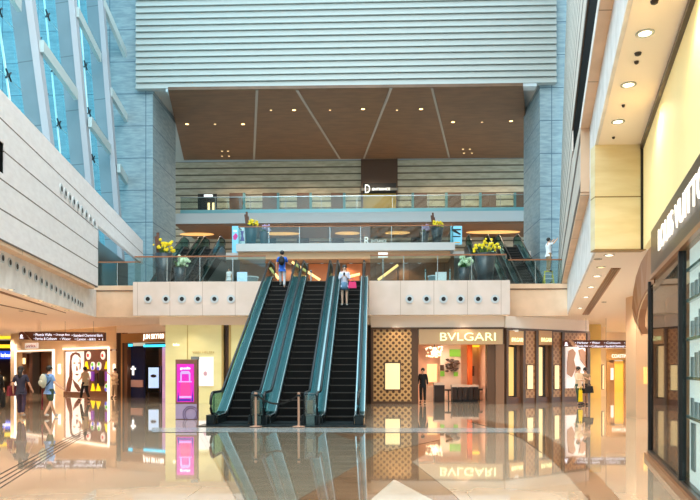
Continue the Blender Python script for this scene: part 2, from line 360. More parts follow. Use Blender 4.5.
# ------------------------------------------------------------------ piers
YPi = 46.0
xa, xb, xc = X(100, YPi)-4, X(152, YPi), X(173, 51)
struct('column', MB().prism([(xa-6, YPi), (xb, YPi), (xb+.05, YPi+.001), (xb+.0, 51.5), (xa-6, 51.5)], Z2, 32), 'granite_blue', 'massive blue granite pier on the left', 'pier')
xd = X(540, YPi)
struct('column', MB().prism([(xd, YPi), (xd+8, YPi), (xd+8, 51), (xd, 51)], Z2, 32), 'granite_blue', 'massive blue granite pier on the right', 'pier')
# ------------------------------------------------------------------ louvred front over the opening
YLv = 45.4; fl = flat(YLv)
x0, x1 = X(135, YLv), X(557, YLv); zb = Z(350, 85, YLv)
mb = MB(); n = 0; z = zb
while z < 30.5:
    mb.hexa([(x0, YLv+.06, z), (x1, YLv+.06, z), (x1, YLv+.30, z), (x0, YLv+.30, z)], [(x0, YLv+.20, z+.405), (x1, YLv+.20, z+.405), (x1, YLv+.30, z+.405), (x0, YLv+.30, z+.405)]); z += .43
lv = struct('wall_louvre', mb, 'louvre', 'pale louvred wall spanning the top of the atrium', 'louvred wall')
struct('wall_louvre', MB().box(x0+.05, x1-.05, YLv+.3, YLv+.5, zb, 30.6), 'louvre_dark', 'backing of the louvred wall', 'louvred wall')
struct('trim_louvre', MB().box(X(168, 46), X(535, 46), YLv+.1, 46.2, zb-.22, zb-.02), 'slab_white', 'pale lintel strip below the louvres', 'lintel')
# ------------------------------------------------------------------ wooden soffit
def zc(px, py): return PZ(px, py, ZT-.3)
cf = [(168, 90), (523, 86), (529, 158), (184, 160)]
pts = [zc(*p) for p in cf]
mb = MB(); mb.prism([(p.x, p.y) for p in pts], ZT-.3, ZT-.1); struct('ceiling', mb, 'wood_ceiling', 'brown panelled ceiling high above the galleries', 'ceiling')
for (a, b, c, d) in (((257, 90), (254, 159), 2.6, 2.0), ((297, 90), (340, 159), 2.6, 1.6), ((391, 88), (364, 158), 2.6, 1.6), ((432, 88), (449, 157), 2.2, 1.6)):
    mb = MB(); q = [zc(a[0]-c/2, a[1]), zc(a[0]+c/2, a[1]), zc(b[0]+d/2, b[1]), zc(b[0]-d/2, b[1])]; mb.prism([(p.x, p.y) for p in q], ZT-.36, ZT-.3); struct('ceiling_joint', mb, 'joint_grey', 'pale metal joint across the brown ceiling', 'ceiling')
struct('ceiling', MB().box(-24, 19, 46.3, 66, ZT+.1, ZT+.3), 'louvre_dark', 'dark void above the brown ceiling', 'ceiling')
mat('lamp_warm', (255, 220, 150), .4, emit=(255, 206, 130), es=6)
mat('lamp_soft', (255, 226, 170), .4, emit=(255, 214, 150), es=2)
mat('lamp_white', (255, 240, 220), .4, emit=(255, 240, 215), es=5)
def downlight(p, r, m, label, group, nrm=(0, 0, -1), ring='steel_light'):
    t = thing('ceiling_light', label, 'ceiling light', p, 0, group); MB().disc((0, 0, 0), nrm, r, 16, .012, r*.7).build('rim', ring, t); MB().disc((0, 0, 0), nrm, r*.68, 14, .006).build('lamp', m, t); return t
for px, py, big in ((187, 124, 1), (215, 124, 0), (243, 124, 1), (271, 110, 0), (294, 110, 1), (330, 110, 0), (363, 109, 1), (397, 110, 0), (421, 109, 1), (453, 122, 1), (482, 122, 0), (511, 121, 1)):
    p = zc(px, py); p.z -= .005
    downlight(p, .19 if big else .12, 'lamp_warm' if big else 'lamp_soft', ('bright' if big else 'dim')+' downlight in the high brown ceiling', ('bright' if big else 'dim')+' downlights of the brown ceiling', ring='wood_ceiling')
for px, py in ((222, 151), (228, 151), (222, 156), (229, 156), (463, 149), (470, 149), (464, 153), (472, 153)):  # sensors, drawn as glowing ceiling lights
    p = zc(px, py); p.z -= .005; t = downlight(p, .12, 'lamp_soft', 'tiny sensor with added glow in a cluster near the rear of the brown ceiling', 'clustered sensors of the brown ceiling', ring='wood_ceiling')
# ------------------------------------------------------------------ galleries behind
YW = 62.0
struct('wall_back', MB().box(-22, 18, YW, YW+.4, Z4-.4, ZT), 'back_stone', 'stone back wall with painted shadow stripes of the top gallery', 'wall')
struct('wall_back', MB().box(-22, 18, YW, YW+.4, Z2, Z4-.4), 'back_stone', 'stone back wall with painted shadow stripes of the middle gallery', 'wall')
fw = flat(YW-.02)
for i, (a, b) in enumerate(((229.5, 243), (262.5, 277), (297, 309.5), (331, 343), (414, 427), (447.5, 461), (481.5, 496), (516, 530))):
    o = fw.bx('door_%d' % (i+1), 'brown_door', a, b, 193, 212, -.05, .02, z0=Z4); o['kind'] = 'structure'; tag(o, 'brown door on the top gallery, number %d from the left' % (i+2), 'door')
    c = fw.bx('door_frame', 'teal_metal', b if i < 4 else a-2.5, b+2.5 if i < 4 else a, 193, 212, -.12, .02, o, z0=Z4)
o = fw.bx('door_9', 'dark_opening', 198, 217, 194, 212, -.05, .02, z0=Z4); o['kind'] = 'structure'; tag(o, 'dark open doorway with brass handles painted to glow at the left of the top gallery', 'door')
fw.bx('door_handle', 'lamp_soft', 208, 210, 203, 210, -.12, -.06, o); fw.bx('door_handle', 'lamp_soft', 212.5, 214.5, 203, 210, -.12, -.06, o)  # handles take the lamp material, so their glow is painted in
mat('exit_white', (240, 245, 245), .5, emit=(230, 240, 240), es=.9)
s = fw.bx('exit_sign', 'exit_white', 204.5, 213, 195, 197.5, -.2, -.1); tag(s, 'small lit white sign over the dark doorway of the top gallery', 'sign')
# portal with the D sign
mat('portal_brown', (78, 54, 38), .5)
mat('gold_glow', (150, 118, 26), .4, emit=(190, 150, 20), es=.12)
t = thing('gallery_portal', 'tall brown portal with golden lit doors under the big letter D', 'portal', (X(379, YW), YW, Z4))
fw.bx('panel', 'portal_brown', 361, 397.5, 160, 184, -.3, 0, t); fw.bx('head_panel', 'black', 361, 397.5, 184, 194, -.28, 0, t)
fw.bx('golden_door', 'gold_glow', 363, 396, 194, 212, -.12, 0, t, z0=Z4)
fw.box(MB(), 361, 363, 184, 212, -.3, 0).build('jamb', 'portal_brown', t); fw.box(MB(), 396, 397.5, 184, 212, -.3, 0).build('jamb', 'portal_brown', t)
rebase(t)
mat('sign_grey', (110, 112, 110), .5); mat('sign_letter', (245, 250, 250), .5, emit=(240, 250, 250), es=1.0)
t = thing('gallery_sign', 'white letter D sign on a grey bar over the top gallery', 'sign', (X(379, YW-.6), YW-.6, Z4+2))
fd = flat(YW-.6); fd.bx('bar', 'sign_grey', 361, 398, 188, 190.5, -.03, 0, t); fd.text('D', 365, 370, 184.8, 193, 'sign_letter', -.05, t); fd.text('ENTRANCE', 372.5, 390, 188, 190.5, 'sign_letter', -.05, t); fd.bx('bracket', 'sign_grey', 361.2, 362.4, 188.4, 190, 0, .4, t); rebase(t)
# level four walkway
Y4 = 56.0
struct('floor_slab', MB().box(-16.6, 13.6, Y4, YW, Z4-.85, Z4), 'slab_white', 'white edged walkway of the top gallery', 'floor')
struct('ceiling', MB().box(-16.6, 13.6, Y4+.1, YW, Z4-1.0, Z4-.85), 'brown_soffit', 'brown soffit under the top gallery', 'ceiling')
def railing(name, label, pts, z, h, m='glass_clear', railm='wood_rail', group=None, step=1.5, base=None):
    """glass balustrade along plan points"""
    p0 = pts[0]; t = thing(name, label, 'balustrade', (p0[0], p0[1], z), 0, group); hb = MB(); bb = MB()
    for (ax, ay), (bx_, by) in zip(pts, pts[1:]):
        A = Vector((ax-p0[0], ay-p0[1], 0)); B = Vector((bx_-p0[0], by-p0[1], 0)); d = (B-A); L = d.length; d.normalize(); nn = Vector((-d.y, d.x, 0)); k = max(1, round(L/step))
        q = lambda s, w, zz: tuple(A+d*s+nn*w+Vector((0, 0, zz)))
        hb.hexa([q(0, -.035, h-.03), q(L, -.035, h-.03), q(L, .035, h-.03), q(0, .035, h-.03)], [q(0, -.035, h+.03), q(L, -.035, h+.03), q(L, .035, h+.03), q(0, .035, h+.03)])
        if base: bb.hexa([q(0, -.04, 0), q(L, -.04, 0), q(L, .04, 0), q(0, .04, 0)], [q(0, -.04, base[0]), q(L, -.04, base[0]), q(L, .04, base[0]), q(0, .04, base[0])])
        for i in range(k):
            s0, s1 = L*i/k+.015, L*(i+1)/k-.015
            MB().hexa([q(s0, -.008, .02), q(s1, -.008, .02), q(s1, .008, .02), q(s0, .008, .02)], [q(s0, -.008, h-.03), q(s1, -.008, h-.03), q(s1, .008, h-.03), q(s0, .008, h-.03)]).build('glass_pane', m, t)
            if i: MB().hexa([q(s0-.03, -.02, 0), q(s0, -.02, 0), q(s0, .02, 0), q(s0-.03, .02, 0)], [q(s0-.03, -.02, h-.03), q(s0, -.02, h-.03), q(s0, .02, h-.03), q(s0-.03, .02, h-.03)]).build('post', 'steel_light', t)
    hb.build('handrail', railm, t)
    if base: bb.build('base_rail', base[1], t)
    return t
mat('teal_strip', (128, 186, 194), .3, .2)
railing('glass_balustrade', 'glass balustrade with teal base strip along the top gallery', [(-16.2, Y4+.1), (13.2, Y4+.1)], Z4, 1.35, 'glass_clear', 'steel_light', base=(.3, 'teal_strip'), step=3)
# warm cove strips under the galleries
mat('cove', (240, 190, 120), .5, emit=(255, 190, 110), es=.7)
for px0, px1, py in ((180, 214, 231.5), (262, 300, 231), (335, 360, 231), (385, 410, 231), (466, 520, 231)):
    mb = MB(); a = PZ(px0, py, 13.45); b = PZ(px1, py, 13.45); mb.lathe([(0.0, -.02), (1, -.02), (1, 0), (0.0, 0)], (0, 0, 0), 24)
    cx, cy = (a.x+b.x)/2, 59.5
    o = mb.build('cove_light', 'cove'); o.location = (X((px0+px1)/2, 59.5), 59.5, 13.46); o.scale = ((X(px1, 59.5)-X(px0, 59.5))/2, .7, 1)
    tag(o, 'warm oval cove light under the top gallery', 'ceiling light', 'oval cove lights under the top gallery')
# dark doors of level three
f3 = flat(YW-.03)
for i, (a, b) in enumerate(((262, 276), (297, 309), (332, 344), (411, 425), (303+0, 303.5), (484, 497))):
    if b-a < 1: continue
    o = f3.bx('door_%d' % (10+i), 'steel_dark', a, b, 234, 245, -.05, .02); o['kind'] = 'structure'; tag(o, 'dark door on the middle gallery, number %d from the left' % (i+1), 'door')
# level three floor at the back and the front balcony
struct('floor_slab', MB().box(-22, 18, 48.6, YW, Z3-.5, Z3), 'slab_warm', 'floor of the middle gallery', 'floor')
Y3 = 45.3; bx0, bx1 = X(236, Y3), X(455, Y3); z3t = Z(345, 243, Y3)
struct('floor_slab', MB().prism([(bx0, Y3), (bx1, Y3), (bx1, 48.6), (bx0, 48.6)], z3t-.50, z3t), 'balcony_white', 'white edged balcony of the middle gallery', 'floor')
struct('trim_balcony', MB().box(bx0+.05, bx1-.25, Y3+.45, 48.6, z3t-.98, z3t-.5), 'bronze_strip', 'bronze band beneath the middle balcony', 'edge panel')
railing('glass_balustrade', 'glass balustrade with wooden rail on the middle balcony', [(bx0+.15, 48.4), (bx0+.15, Y3+.12), (bx1-.1, Y3+.12), (bx1-.1, 48.4)], z3t, 1.15, 'glass_clear', 'wood_rail', step=2.2)
t = thing('gallery_sign', 'white letter R sign above the middle gallery', 'sign', (X(378, YW-.6), YW-.6, Z3+1))
fd.bx('bar', 'sign_grey', 361, 388, 235.5, 236.5, -.03, 0, t); fd.bx('bar', 'sign_grey', 361, 386, 240, 242, -.03, 0, t); fd.text('ENTRANCE', 364, 387, 232.6, 234.6, 'sign_letter', -.05, t); fd.text('R', 364.5, 369.5, 237, 244.5, 'sign_letter', -.06, t); fd.text('ENTRANCE', 371, 386.5, 239.6, 242.6, 'sign_letter', -.06, t); fd.bx('bracket', 'sign_grey', 374, 376, 236, 241, 0, .62, t); rebase(t)
# brown wall under the balcony
YBw = 47.6
struct('wall_gallery', MB().box(bx0-.2, bx1+.2, YBw, YBw+.3, Z2-.02, z3t-.5), 'brown_wall', 'brown wall under the middle balcony', 'wall')
fb_ = flat(YBw-.01)
for px in (307, 322, 335, 351, 364.5, 379, 391.5, 406, 419.5): nozzle(fb_.pt(px, 261.5), (0, -1, 0), .17, 'round outlet in the brown wall under the balcony', 'outlets in the brown wall')
mat('amber', (255, 210, 130), .4, emit=(255, 200, 120), es=1.1)  # glow painted into the handrails, which are no lamps
for (a, b) in (((292, 262), (320, 280)), ((270, 268), (279, 279)), ((348, 277), (360, 274)), ((378, 280), (398, 265))):
    pa, pb = flat(46).pt(*a), flat(46).pt(*b); lb_ = thing('glow_handrail', 'slanting handrail with painted amber glow before the brown wall', 'light bar', (pa.x, pa.y, Z2), 0, 'glowing handrails under the balcony')
    MB().tube([pa, pb], .09, 8).build('bar', 'amber', lb_)
    for pq in (pa, pb): MB().tube([(pq.x, pq.y, Z2-.02), tuple(pq)], .03, 6).build('post', 'steel_dark', lb_)
    rebase(lb_)
mat('orange_panel', (206, 118, 66), .5)
for a, b in ((272, 286), (309, 328), (347, 362)):
    o = fb_.bx('orange_panel', 'orange_panel', a, b, 264, 281, -.04, -.005); o['kind'] = 'structure'; o.name = 'wall_panel'; tag(o, 'orange wood panel on the brown wall', 'wall panel')
# ------------------------------------------------------------------ glazed wall on the left
fins = []
for (p0, q0, p1, q1, Y, wdt) in ((39, 102, 24.5, -8, 31, 1.0), (83, 150, 68, -8, 37, 1.0), (113.5, 200, 97.5, -8, 43, 1.0)):
    b = P(p0, q0, Y); tpt = P(p1, q1, Y); k = (tpt-b)/(tpt.z-b.z)
    at = lambda z, b=b, k=k: b+k*(z-b.z)
    lo, hi = at(6.0), at(33.0); fins.append(at)
    w, h = Vector((-.85, .2, 0)), Vector((-.25, 0, 0))
    struct('column', MB().hexa([lo, lo+Vector((0, .3, 0)), lo+w+Vector((0, .3, 0)), lo+w], [hi, hi+Vector((0, .3, 0)), hi+w+Vector((0, .3, 0)), hi+w]), 'fin_steel', 'leaning grey steel fin of the glazed wall', 'fin')
    struct('trim_fin', MB().hexa([lo+Vector((0, -.08, 0)), lo+Vector((.27, .05, 0)), lo+Vector((.27, .45, 0)), lo+Vector((0, .4, 0))], [hi+Vector((0, -.08, 0)), hi+Vector((.27, .05, 0)), hi+Vector((.27, .45, 0)), hi+Vector((0, .4, 0))]), 'fin_edge', 'pale flange on the edge of a steel fin', 'fin')
def strut(a, b, Ya, Yb):
    A, B = P(*a, Ya), P(*b, Yb); u = Vector((0, 0, .28)); s = Vector((.22, 0, 0))
    struct('beam', MB().hexa([A-u, A-u+s, A+u+s, A+u], [B-u, B-u+s, B+u+s, B+u]), 'strut_steel', 'pale horizontal strut bracing the steel fins', 'beam')
strut((39, 46), (74, 95), 31.2, 36.6); strut((75, 12), (98, 58), 37.2, 42.6); strut((88, 122), (108, 150), 37.2, 42.6)
strut((101, 2), (124, 55), 43.2, 46.1); strut((109, 92), (125, 119), 43.2, 46.1); strut((117, 168), (125, 181), 43.2, 46.1); strut((4, -14), (17, 6), 28, 30.6); strut((77, 188), (92, 210), 31.2, 42)
# glazing plane, leaning like the fins
ga = [f(6.0)+Vector((-.95, .25, 0)) for f in fins]; gb = [f(33.0)+Vector((-.95, .25, 0)) for f in fins]
def ext(a, b, t): return a+(b-a)*t
ga = [ext(ga[0], ga[1], -2.2), ext(ga[0], ga[1], -1)]+ga+[ext(ga[1], ga[2], 1.55)]; gb = [ext(gb[0], gb[1], -2.2), ext(gb[0], gb[1], -1)]+gb+[ext(gb[1], gb[2], 1.55)]
for i in range(len(ga)-1):
    t = thing('window_%d' % (i+1), 'tall bay of leaning blue glass between steel fins', 'window', tuple(ga[i])); t['kind'] = 'structure'
    mb = MB(); mb.hexa([ga[i], ga[i+1], ga[i+1]+Vector((-.03, 0, 0)), ga[i]+Vector((-.03, 0, 0))], [gb[i], gb[i+1], gb[i+1]+Vector((-.03, 0, 0)), gb[i]+Vector((-.03, 0, 0))]); mb.build('glass_pane', 'glass_sky', t)
    fr = MB(); sp = MB()
    for k in range(1, 4):
        A, B = ext(ga[i], ga[i+1], k/4), ext(gb[i], gb[i+1], k/4); fr.tube([A+Vector((.05, 0, 0)), B+Vector((.05, 0, 0))], .05 if k != 2 else .08, 5)
        for j in range(1, 9):
            c = ext(A, B, (j+.3*(k == 2))/9.3)+Vector((.15, 0, 0)); sp.tube([c+Vector((0, -.22, -.2)), c+Vector((0, .22, .2))], .05, 4); sp.tube([c+Vector((0, -.22, .2)), c+Vector((0, .22, -.2))], .05, 4); sp.ball(c, .1, 6)
    for j in range(1, 10): fr.tube([ext(ga[i], gb[i], j/9.3)+Vector((.02, 0, 0)), ext(ga[i+1], gb[i+1], j/9.3)+Vector((.02, 0, 0))], .02, 4)
    fr.build('frame', 'mullion', t); sp.build('clamps', 'steel_dark', t); rebase(t)
# ------------------------------------------------------------------ escalators
T30 = math.tan(math.radians(30))
def escalator(name, label, cx, y0, z0, z1, w=.44, dk=.32, group=None, back=1.3, steps=True, casing='peach_panel'):
    t = thing(name, label, 'escalator', (cx, y0, z0), 0, group); H = z1-z0; run = H/T30
    ln_ = lambda h, e0=1.15, e1=back: [(-e0, h), (-.12, h), (.12, h+.12*T30*.9), (run-.12, H+h-.12*T30*.9), (run+.12, H+h), (run+e1, H+h)]
    def sweep(mb, a, b, h0, h1, e0=1.15, e1=back):
        lo, hi = ln_(h0, e0, e1), ln_(h1, e0, e1); base = len(mb.v)
        for (y, l), (_, u) in zip(lo, hi):
            l, u = max(l, .002), max(u, .004); mb.v += [(a, y, l), (b, y, l), (b, y, u), (a, y, u)]
        for i in range(len(lo)-1):
            for k in range(4): mb.f.append((base+i*4+k, base+i*4+(k+1) % 4, base+(i+1)*4+(k+1) % 4, base+(i+1)*4+k))
        mb.f += [(base, base+1, base+2, base+3), tuple(base+(len(lo)-1)*4+k for k in range(4))]; return mb
    for s in (-1, 1):
        o = lambda a, b: (min(s*a, s*b), max(s*a, s*b))
        sweep(MB(), *o(w, w+.03), -.15, .22).build('skirt', 'steel_dark', t)
        dk_ = sweep(MB(), *o(w+.02, w+dk), .20, .26).build('deck', 'steel_teal', t)
        sweep(MB(), *o(w+.02, w+.05), .22, .275).build('edge_strip', 'steel_light', dk_)
        sweep(MB(), *o(w+dk-.03, w+dk), .22, .275).build('edge_strip', 'steel_light', dk_)
        sweep(MB(), *o(w+dk-.02, w+dk), -.75, .21).build('side_casing', casing, t)
        gx = w+.15; g = sweep(MB(), *o(gx-.008, gx+.008), .26, .90, 1.1, back-.05).build('glass_panel', 'glass_teal', t)
        # handrail with rounded newels
        path = [(-.95, .30)]+[(-1.15-.30*math.sin(a), .62-.32*math.cos(a)) for a in [math.pi*i/8 for i in range(9)]]+[(-.3, .94)]
        path += [(-.05, .95), (.15, 1.02)]+[(run*k/6, H*k/6+.95) for k in range(1, 6)]+[(run-.1, H+.91), (run+.15, H+.95)]
        path += [(run+back-.1+.30*math.sin(a), H+.62+.32*math.cos(a)) for a in [math.pi*i/6 for i in range(7)]]
        MB().tube([(s*gx, y, z) for y, z in path], .042, 8).build('handrail', 'rubber', t, smooth=True)
        nb = MB(); nb.box(*o(gx-.01, gx+.01), -1.35, -1.0, .30, .92); nb.build('newel_glass', 'glass_teal', t)
        MB().box(*o(w+.05, w+dk-.03), -1.42, -.95, .004, .30).build('newel_base', 'steel_dark', t)
    MB().box(-w, w, -.9, 0, .002, .03).build('comb_plate', 'steel_dark', t)
    MB().box(-w-dk, w+dk, run, run+back, H-.03, H-.0).build('landing_plate', 'steel_dark', t)
    n = int(round(H/.2309))
    for i in range(n):
        yy = .4*i*run/(.4*n) if 0 else run*i/n; dy = run/n; top = H*(i+1)/n-.06 if i < n-1 else H-.02
        st = MB().box(-w+.005, w-.005, yy, yy+dy+.12, top-.26, top).build('step', 'step_black', t)
        MB().box(-w+.01, w-.01, yy-.012, yy+.018, top-.022, top+.004).build('nosing', 'step_nose', st)
    return t
YE = 20.75
escalator('escalator', 'escalator at the left of the three, carrying a rider in royal blue', -4.11, YE, 0, Z2, group='three escalators of the atrium')
escalator('escalator', 'middle escalator of the three, empty, closed off by a belt barrier', -2.59, YE, 0, Z2, group='three escalators of the atrium')
escalator('escalator', 'escalator at the right of the three, carrying a rider in a denim skirt', -1.07, YE, 0, Z2, group='three escalators of the atrium')
pl = MB().box(-5.0, -.25, 18.9, YE-1.45+.5, .011, .02); o = pl.build('floor_plate', 'steel_dark'); tag(o, 'dark metal floor plate at the foot of the three escalators', 'floor plate')
# narrow control posts between the newels
for px, cx in ((252, -3.35), (307, -1.83)):
    t = thing('control_post', 'rounded glass control post between %s escalators' % ('left and middle' if px < 300 else 'middle and right'), 'control post', (cx, 19.22, .02), 0, 'control posts of the escalators')
    MB().box(-.16, .16, -.05, .05, .28, .86).build('glass_case', 'glass_teal', t); MB().box(-.09, .07, -.045, .045, .34, .72).build('panel', 'post_tan', t); MB().box(-.12, .12, -.04, .04, 0, .28).build('foot', 'steel_teal', t)
    MB().tube([(-.18, 0, 0), (-.18, 0, .84), (-.12, 0, .90), (.12, 0, .90), (.18, 0, .84), (.18, 0, 0)], .02, 6).build('frame', 'steel_dark', t)
def stanchion(x, y, z, label, h=.95, m='post_tan', head=None, group=None):
    t = thing('barrier_post', label, 'barrier post', (x, y, z), 0, group)
    MB().lathe([(.17, 0), (.17, .02), (.04, .035), (.035, .05)]).build('base', m, t); MB().lathe([(.032, .03), (.032, h-.05), (.042, h-.05), (.042, h), (.02, h+.01)]).build('pole', m, t)
    MB().box(-.05, .05, -.05, .05, h-.11, h-.05).build('belt_head', 'steel_dark', t); return t
xs0, xs1 = X(257, 18.95), X(299.5, 18.95)
stanchion(xs0, 18.75, .02, 'tan barrier post before the gap of the left and middle escalators', group='barrier posts at the escalator foot')
stanchion(xs1, 18.75, .02, 'tan barrier post before the gap of the middle and right escalators', group='barrier posts at the escalator foot')
mb = MB(); N = 10
for i in range(N):
    f = lambda k: (xs0+(xs1-xs0)*k/N, 18.75, .90-.30*(1-(2*k/N-1)**2)*.9)
    a, b = Vector(f(i)), Vector(f(i+1)); u = Vector((0, 0, .05)); y = Vector((0, .008, 0)); mb.hexa([a, b, b+y, a+y], [a+u, b+u, b+y+u, a+y+u])
tag(mb.build('barrier_belt', 'rubber'), 'black belt sagging between the two tan barrier posts', 'barrier belt')
# side escalators from level two to level three
for px, lab in ((192, 'far escalator to the middle gallery, next to the left pier'), (213, 'far escalator to the middle gallery, next to the left balcony end')):
    escalator('escalator', lab, X(px, 47.5), 39.6, Z2, Z3, w=.42, dk=.25, group='escalators to the middle gallery, left', casing='steel_dark')
for px, lab in ((478, 'far escalator to the middle gallery, behind the right yellow flowers'), (508, 'far escalator to the middle gallery, next to the right pier')):
    escalator('escalator', lab, X(px, 47.5), 39.6, Z2, Z3, w=.5, dk=.3, group='escalators to the middle gallery, right', casing='steel_dark')
# ------------------------------------------------------------------ balustrades of the second level
railing('glass_balustrade', 'glass balustrade with wooden rail left of the escalators', [(xl1, YS+.2), (eL-.05, YS+.2)], Z2+.06, 1.17)
railing('glass_balustrade', 'glass balustrade with wooden rail right of the escalators', [(eR+.05, YS+.2), (xr0-.15, YS+.2), (xr0+.05, YS+1.15)], Z2+.06, 1.17)
railing('glass_balustrade', 'glass balustrade with wooden rail beside the left wall opening', [(xl0+.2, YS+1.2), (xl1-.05, YS+1.2)], Z2, 1.15)
railing('glass_balustrade', 'glass balustrade with wooden rail below the workman on the ladder', [(xr0+.15, YS+1.2), (xr1-.1, YS+1.2)], Z2, 1.15)
# ------------------------------------------------------------------ shops, left side
mat('shop_stone', (244, 220, 188), .35, noise=(.8, (238, 210, 174)))
mat('edge_light', (255, 250, 240), .4, emit=(255, 248, 232), es=1.1)
mat('shop_brown', (104, 66, 44), .4); mat('shop_dark', (44, 34, 30), .3); mat('shop_brown2', (70, 48, 36), .35)
mat('display_white', (246, 240, 238), .4, emit=(255, 246, 240), es=.35)
mat('display_brown', (108, 66, 52), .5); mat('skin_poster', (248, 232, 222), .5, emit=(255, 238, 228), es=.4)
mat('red', (200, 50, 50), .4, emit=(200, 40, 40), es=.3); mat('green', (90, 190, 70), .4, emit=(90, 190, 70), es=.4); mat('violet', (120, 60, 170), .4, emit=(110, 50, 170), es=.3)
mat('yellow', (250, 220, 30), .4, emit=(250, 215, 20), es=.5); mat('blue_dot', (70, 90, 220), .4, emit=(70, 90, 220), es=.4)
pA, pB = PZ(16, 391.8, 0), PZ(120, 397.2, 0); FA = Frame(pA, pB); B = 400
t = thing('storefront', 'beige stone shopfront with a portrait display window and bright light edges', 'storefront', (FA.hit(60).x, FA.hit(60).y, 0))
FA.bx('header_panel', 'shop_stone', 12, 117.5, 300, 351, -.1, .5, t, z1=ZC)
FA.bx('left_panel', 'shop_stone', 12, 18, 351, B, -.1, .5, t, z0=0); FA.bx('middle_panel', 'shop_stone', 55, 65, 351, B, -.1, .5, t, z0=0); FA.bx('right_panel', 'shop_stone', 110.5, 117.5, 351, B, -.1, .5, t, z0=0)
FA.bx('light_edge', 'edge_light', 16.5, 18, 345, B, -.16, -.1, t, z0=0); FA.bx('light_edge', 'edge_light', 54.5, 56, 351, B, -.16, -.1, t, z0=0); FA.bx('light_edge', 'edge_light', 18, 56, 350, 351.2, -.16, -.1, t)
FA.bx('light_edge', 'edge_light', 110, 111.3, 348, B, -.16, -.1, t, z0=0); FA.bx('light_edge', 'edge_light', 65, 111, 347.5, 349, -.16, -.1, t)
FA.bx('light_spot', 'edge_light', 60, 62.3, 364, 374, -.14, -.1, t); FA.bx('light_spot', 'edge_light', 115, 117, 364, 372, -.14, -.1, t)
FA.bx('sign_plate', 'display_white', 27.5, 40, 343, 348.5, -.18, -.1, t)
mat('sign_pink', (190, 130, 130), .5); FA.text('enrica', 29, 38.5, 344.5, 347.5, 'sign_pink', -.2, t)
FA.bx('entrance_back', 'shop_brown', 18, 55, 351, B, .9, 1.0, t, z0=0)
for a, b in ((18, 22), (25, 29.5), (36.5, 43), (47, 53)): FA.bx('wood_fin', 'display_brown' if a != 36.5 else 'shop_brown', a, b, 353, B, .3, .6, t, z0=0)
FA.bx('dark_curtain', 'shop_dark', 29.5, 36.5, 351, B, .2, .5, t, z0=0); FA.bx('niche', 'lamp_soft', 19, 21, 358, 364, .25, .3, t); FA.bx('niche', 'lamp_soft', 23, 24.5, 368, 380, .6, .65, t); FA.bx('niche', 'lamp_soft', 44, 46, 358, 372, .6, .65, t)
dw = FA.bx('display_window', 'display_brown', 65, 110.5, 349.5, 393, -.02, .1, t)
FA.bx('window_sill', 'shop_brown', 65, 110.5, 392.5, B, -.1, .2, t, z0=0)
FA.bx('portrait_board', 'display_white', 66.5, 84.5, 351.5, 392, -.06, -.02, dw)
po = MB()
FA.poly(po, [(71.5, 356), (73.5, 353), (77, 352.2), (80.5, 353.5), (82, 358), (80.5, 357), (79, 355), (76, 354.2), (73.6, 356.2), (72.6, 361), (72.8, 368), (73.6, 374), (73, 382), (71.5, 391.5), (67, 391.5), (68, 384), (70.6, 376), (70.8, 366)], -.09, -.06)
FA.poly(po, [(73.8, 379), (75.5, 381), (79.5, 385), (83, 391.5), (79.5, 391.5), (76, 386.5)], -.09, -.06)
FA.poly(po, [(81, 358.5), (81.8, 364), (81.4, 369.5), (80.8, 369.5), (81, 364)], -.09, -.06)
FA.poly(po, [(74.3, 363), (75.6, 362.4), (77, 363), (75.6, 363.8)], -.1, -.06); FA.poly(po, [(79, 363), (80.2, 362.4), (81, 363), (80.2, 363.8)], -.1, -.06); FA.poly(po, [(76.5, 374.3), (78.2, 373.7), (79.8, 374.2), (78.2, 375.4)], -.1, -.06)
FA.poly(po, [(77.8, 366), (78.2, 366), (79, 370.5), (77.6, 370.8)], -.1, -.06); po.build('portrait_print', 'display_brown', dw)
def oval(mb, f, px, py, rx, ry, d0, d1): f.poly(mb, [(px+rx*math.cos(a), py+ry*math.sin(a)) for a in [2*math.pi*k/14 for k in range(14)]], d0, d1)
for px, py in ((89.5, 355.5), (104, 355.5), (93.8, 366), (100, 366), (90, 375.5), (108, 387.5)):
    w_ = MB(); oval(w_, FA, px, py, 2.0, 4.2, -.09, -.03); w_.build('white_oval', 'display_white', dw)
for m, pts in (('red', ((89.5, 355.5), (104, 355.5))), ('green', ((93.8, 364.5), (100.4, 364), (108, 386))), ('blue_dot', ((94.2, 368), (99.6, 368.5), (107.4, 389.5))), ):
    for px, py in pts: w_ = MB(); oval(w_, FA, px, py, .9, 1.8, -.12, -.09); w_.build('coloured_dot', m, dw)
for px, py in ((94, 391), (99.5, 391), (107.8, 369), (87.5, 369)):
    w_ = MB(); FA.poly(w_, [(px-2, py), (px+2, py), (px+1, py-4), (px+.4, py-7.5), (px-.4, py-7.5), (px-1, py-4)], -.1, -.03); w_.build('yellow_bottle', 'yellow', dw)
w_ = MB(); FA.poly(w_, [(92.4, 371.5), (95, 371.5), (95, 381), (92.4, 381)], -.1, -.03); w_.build('violet_bottle', 'violet', dw); w_ = MB(); FA.poly(w_, [(106.5, 371.5), (109, 371.5), (109, 381), (106.5, 381)], -.1, -.03); w_.build('violet_bottle', 'violet', dw)
w_ = MB(); FA.poly(w_, [(96, 374), (98.5, 373), (99, 386), (96, 386)], -.08, -.03); w_.build('dark_figure', 'shop_dark', dw); w_ = MB(); FA.poly(w_, [(100.5, 371), (104, 371), (104.5, 386), (100, 386)], -.08, -.03); w_.build('dark_figure', 'shop_dark', dw)
rebase(t)
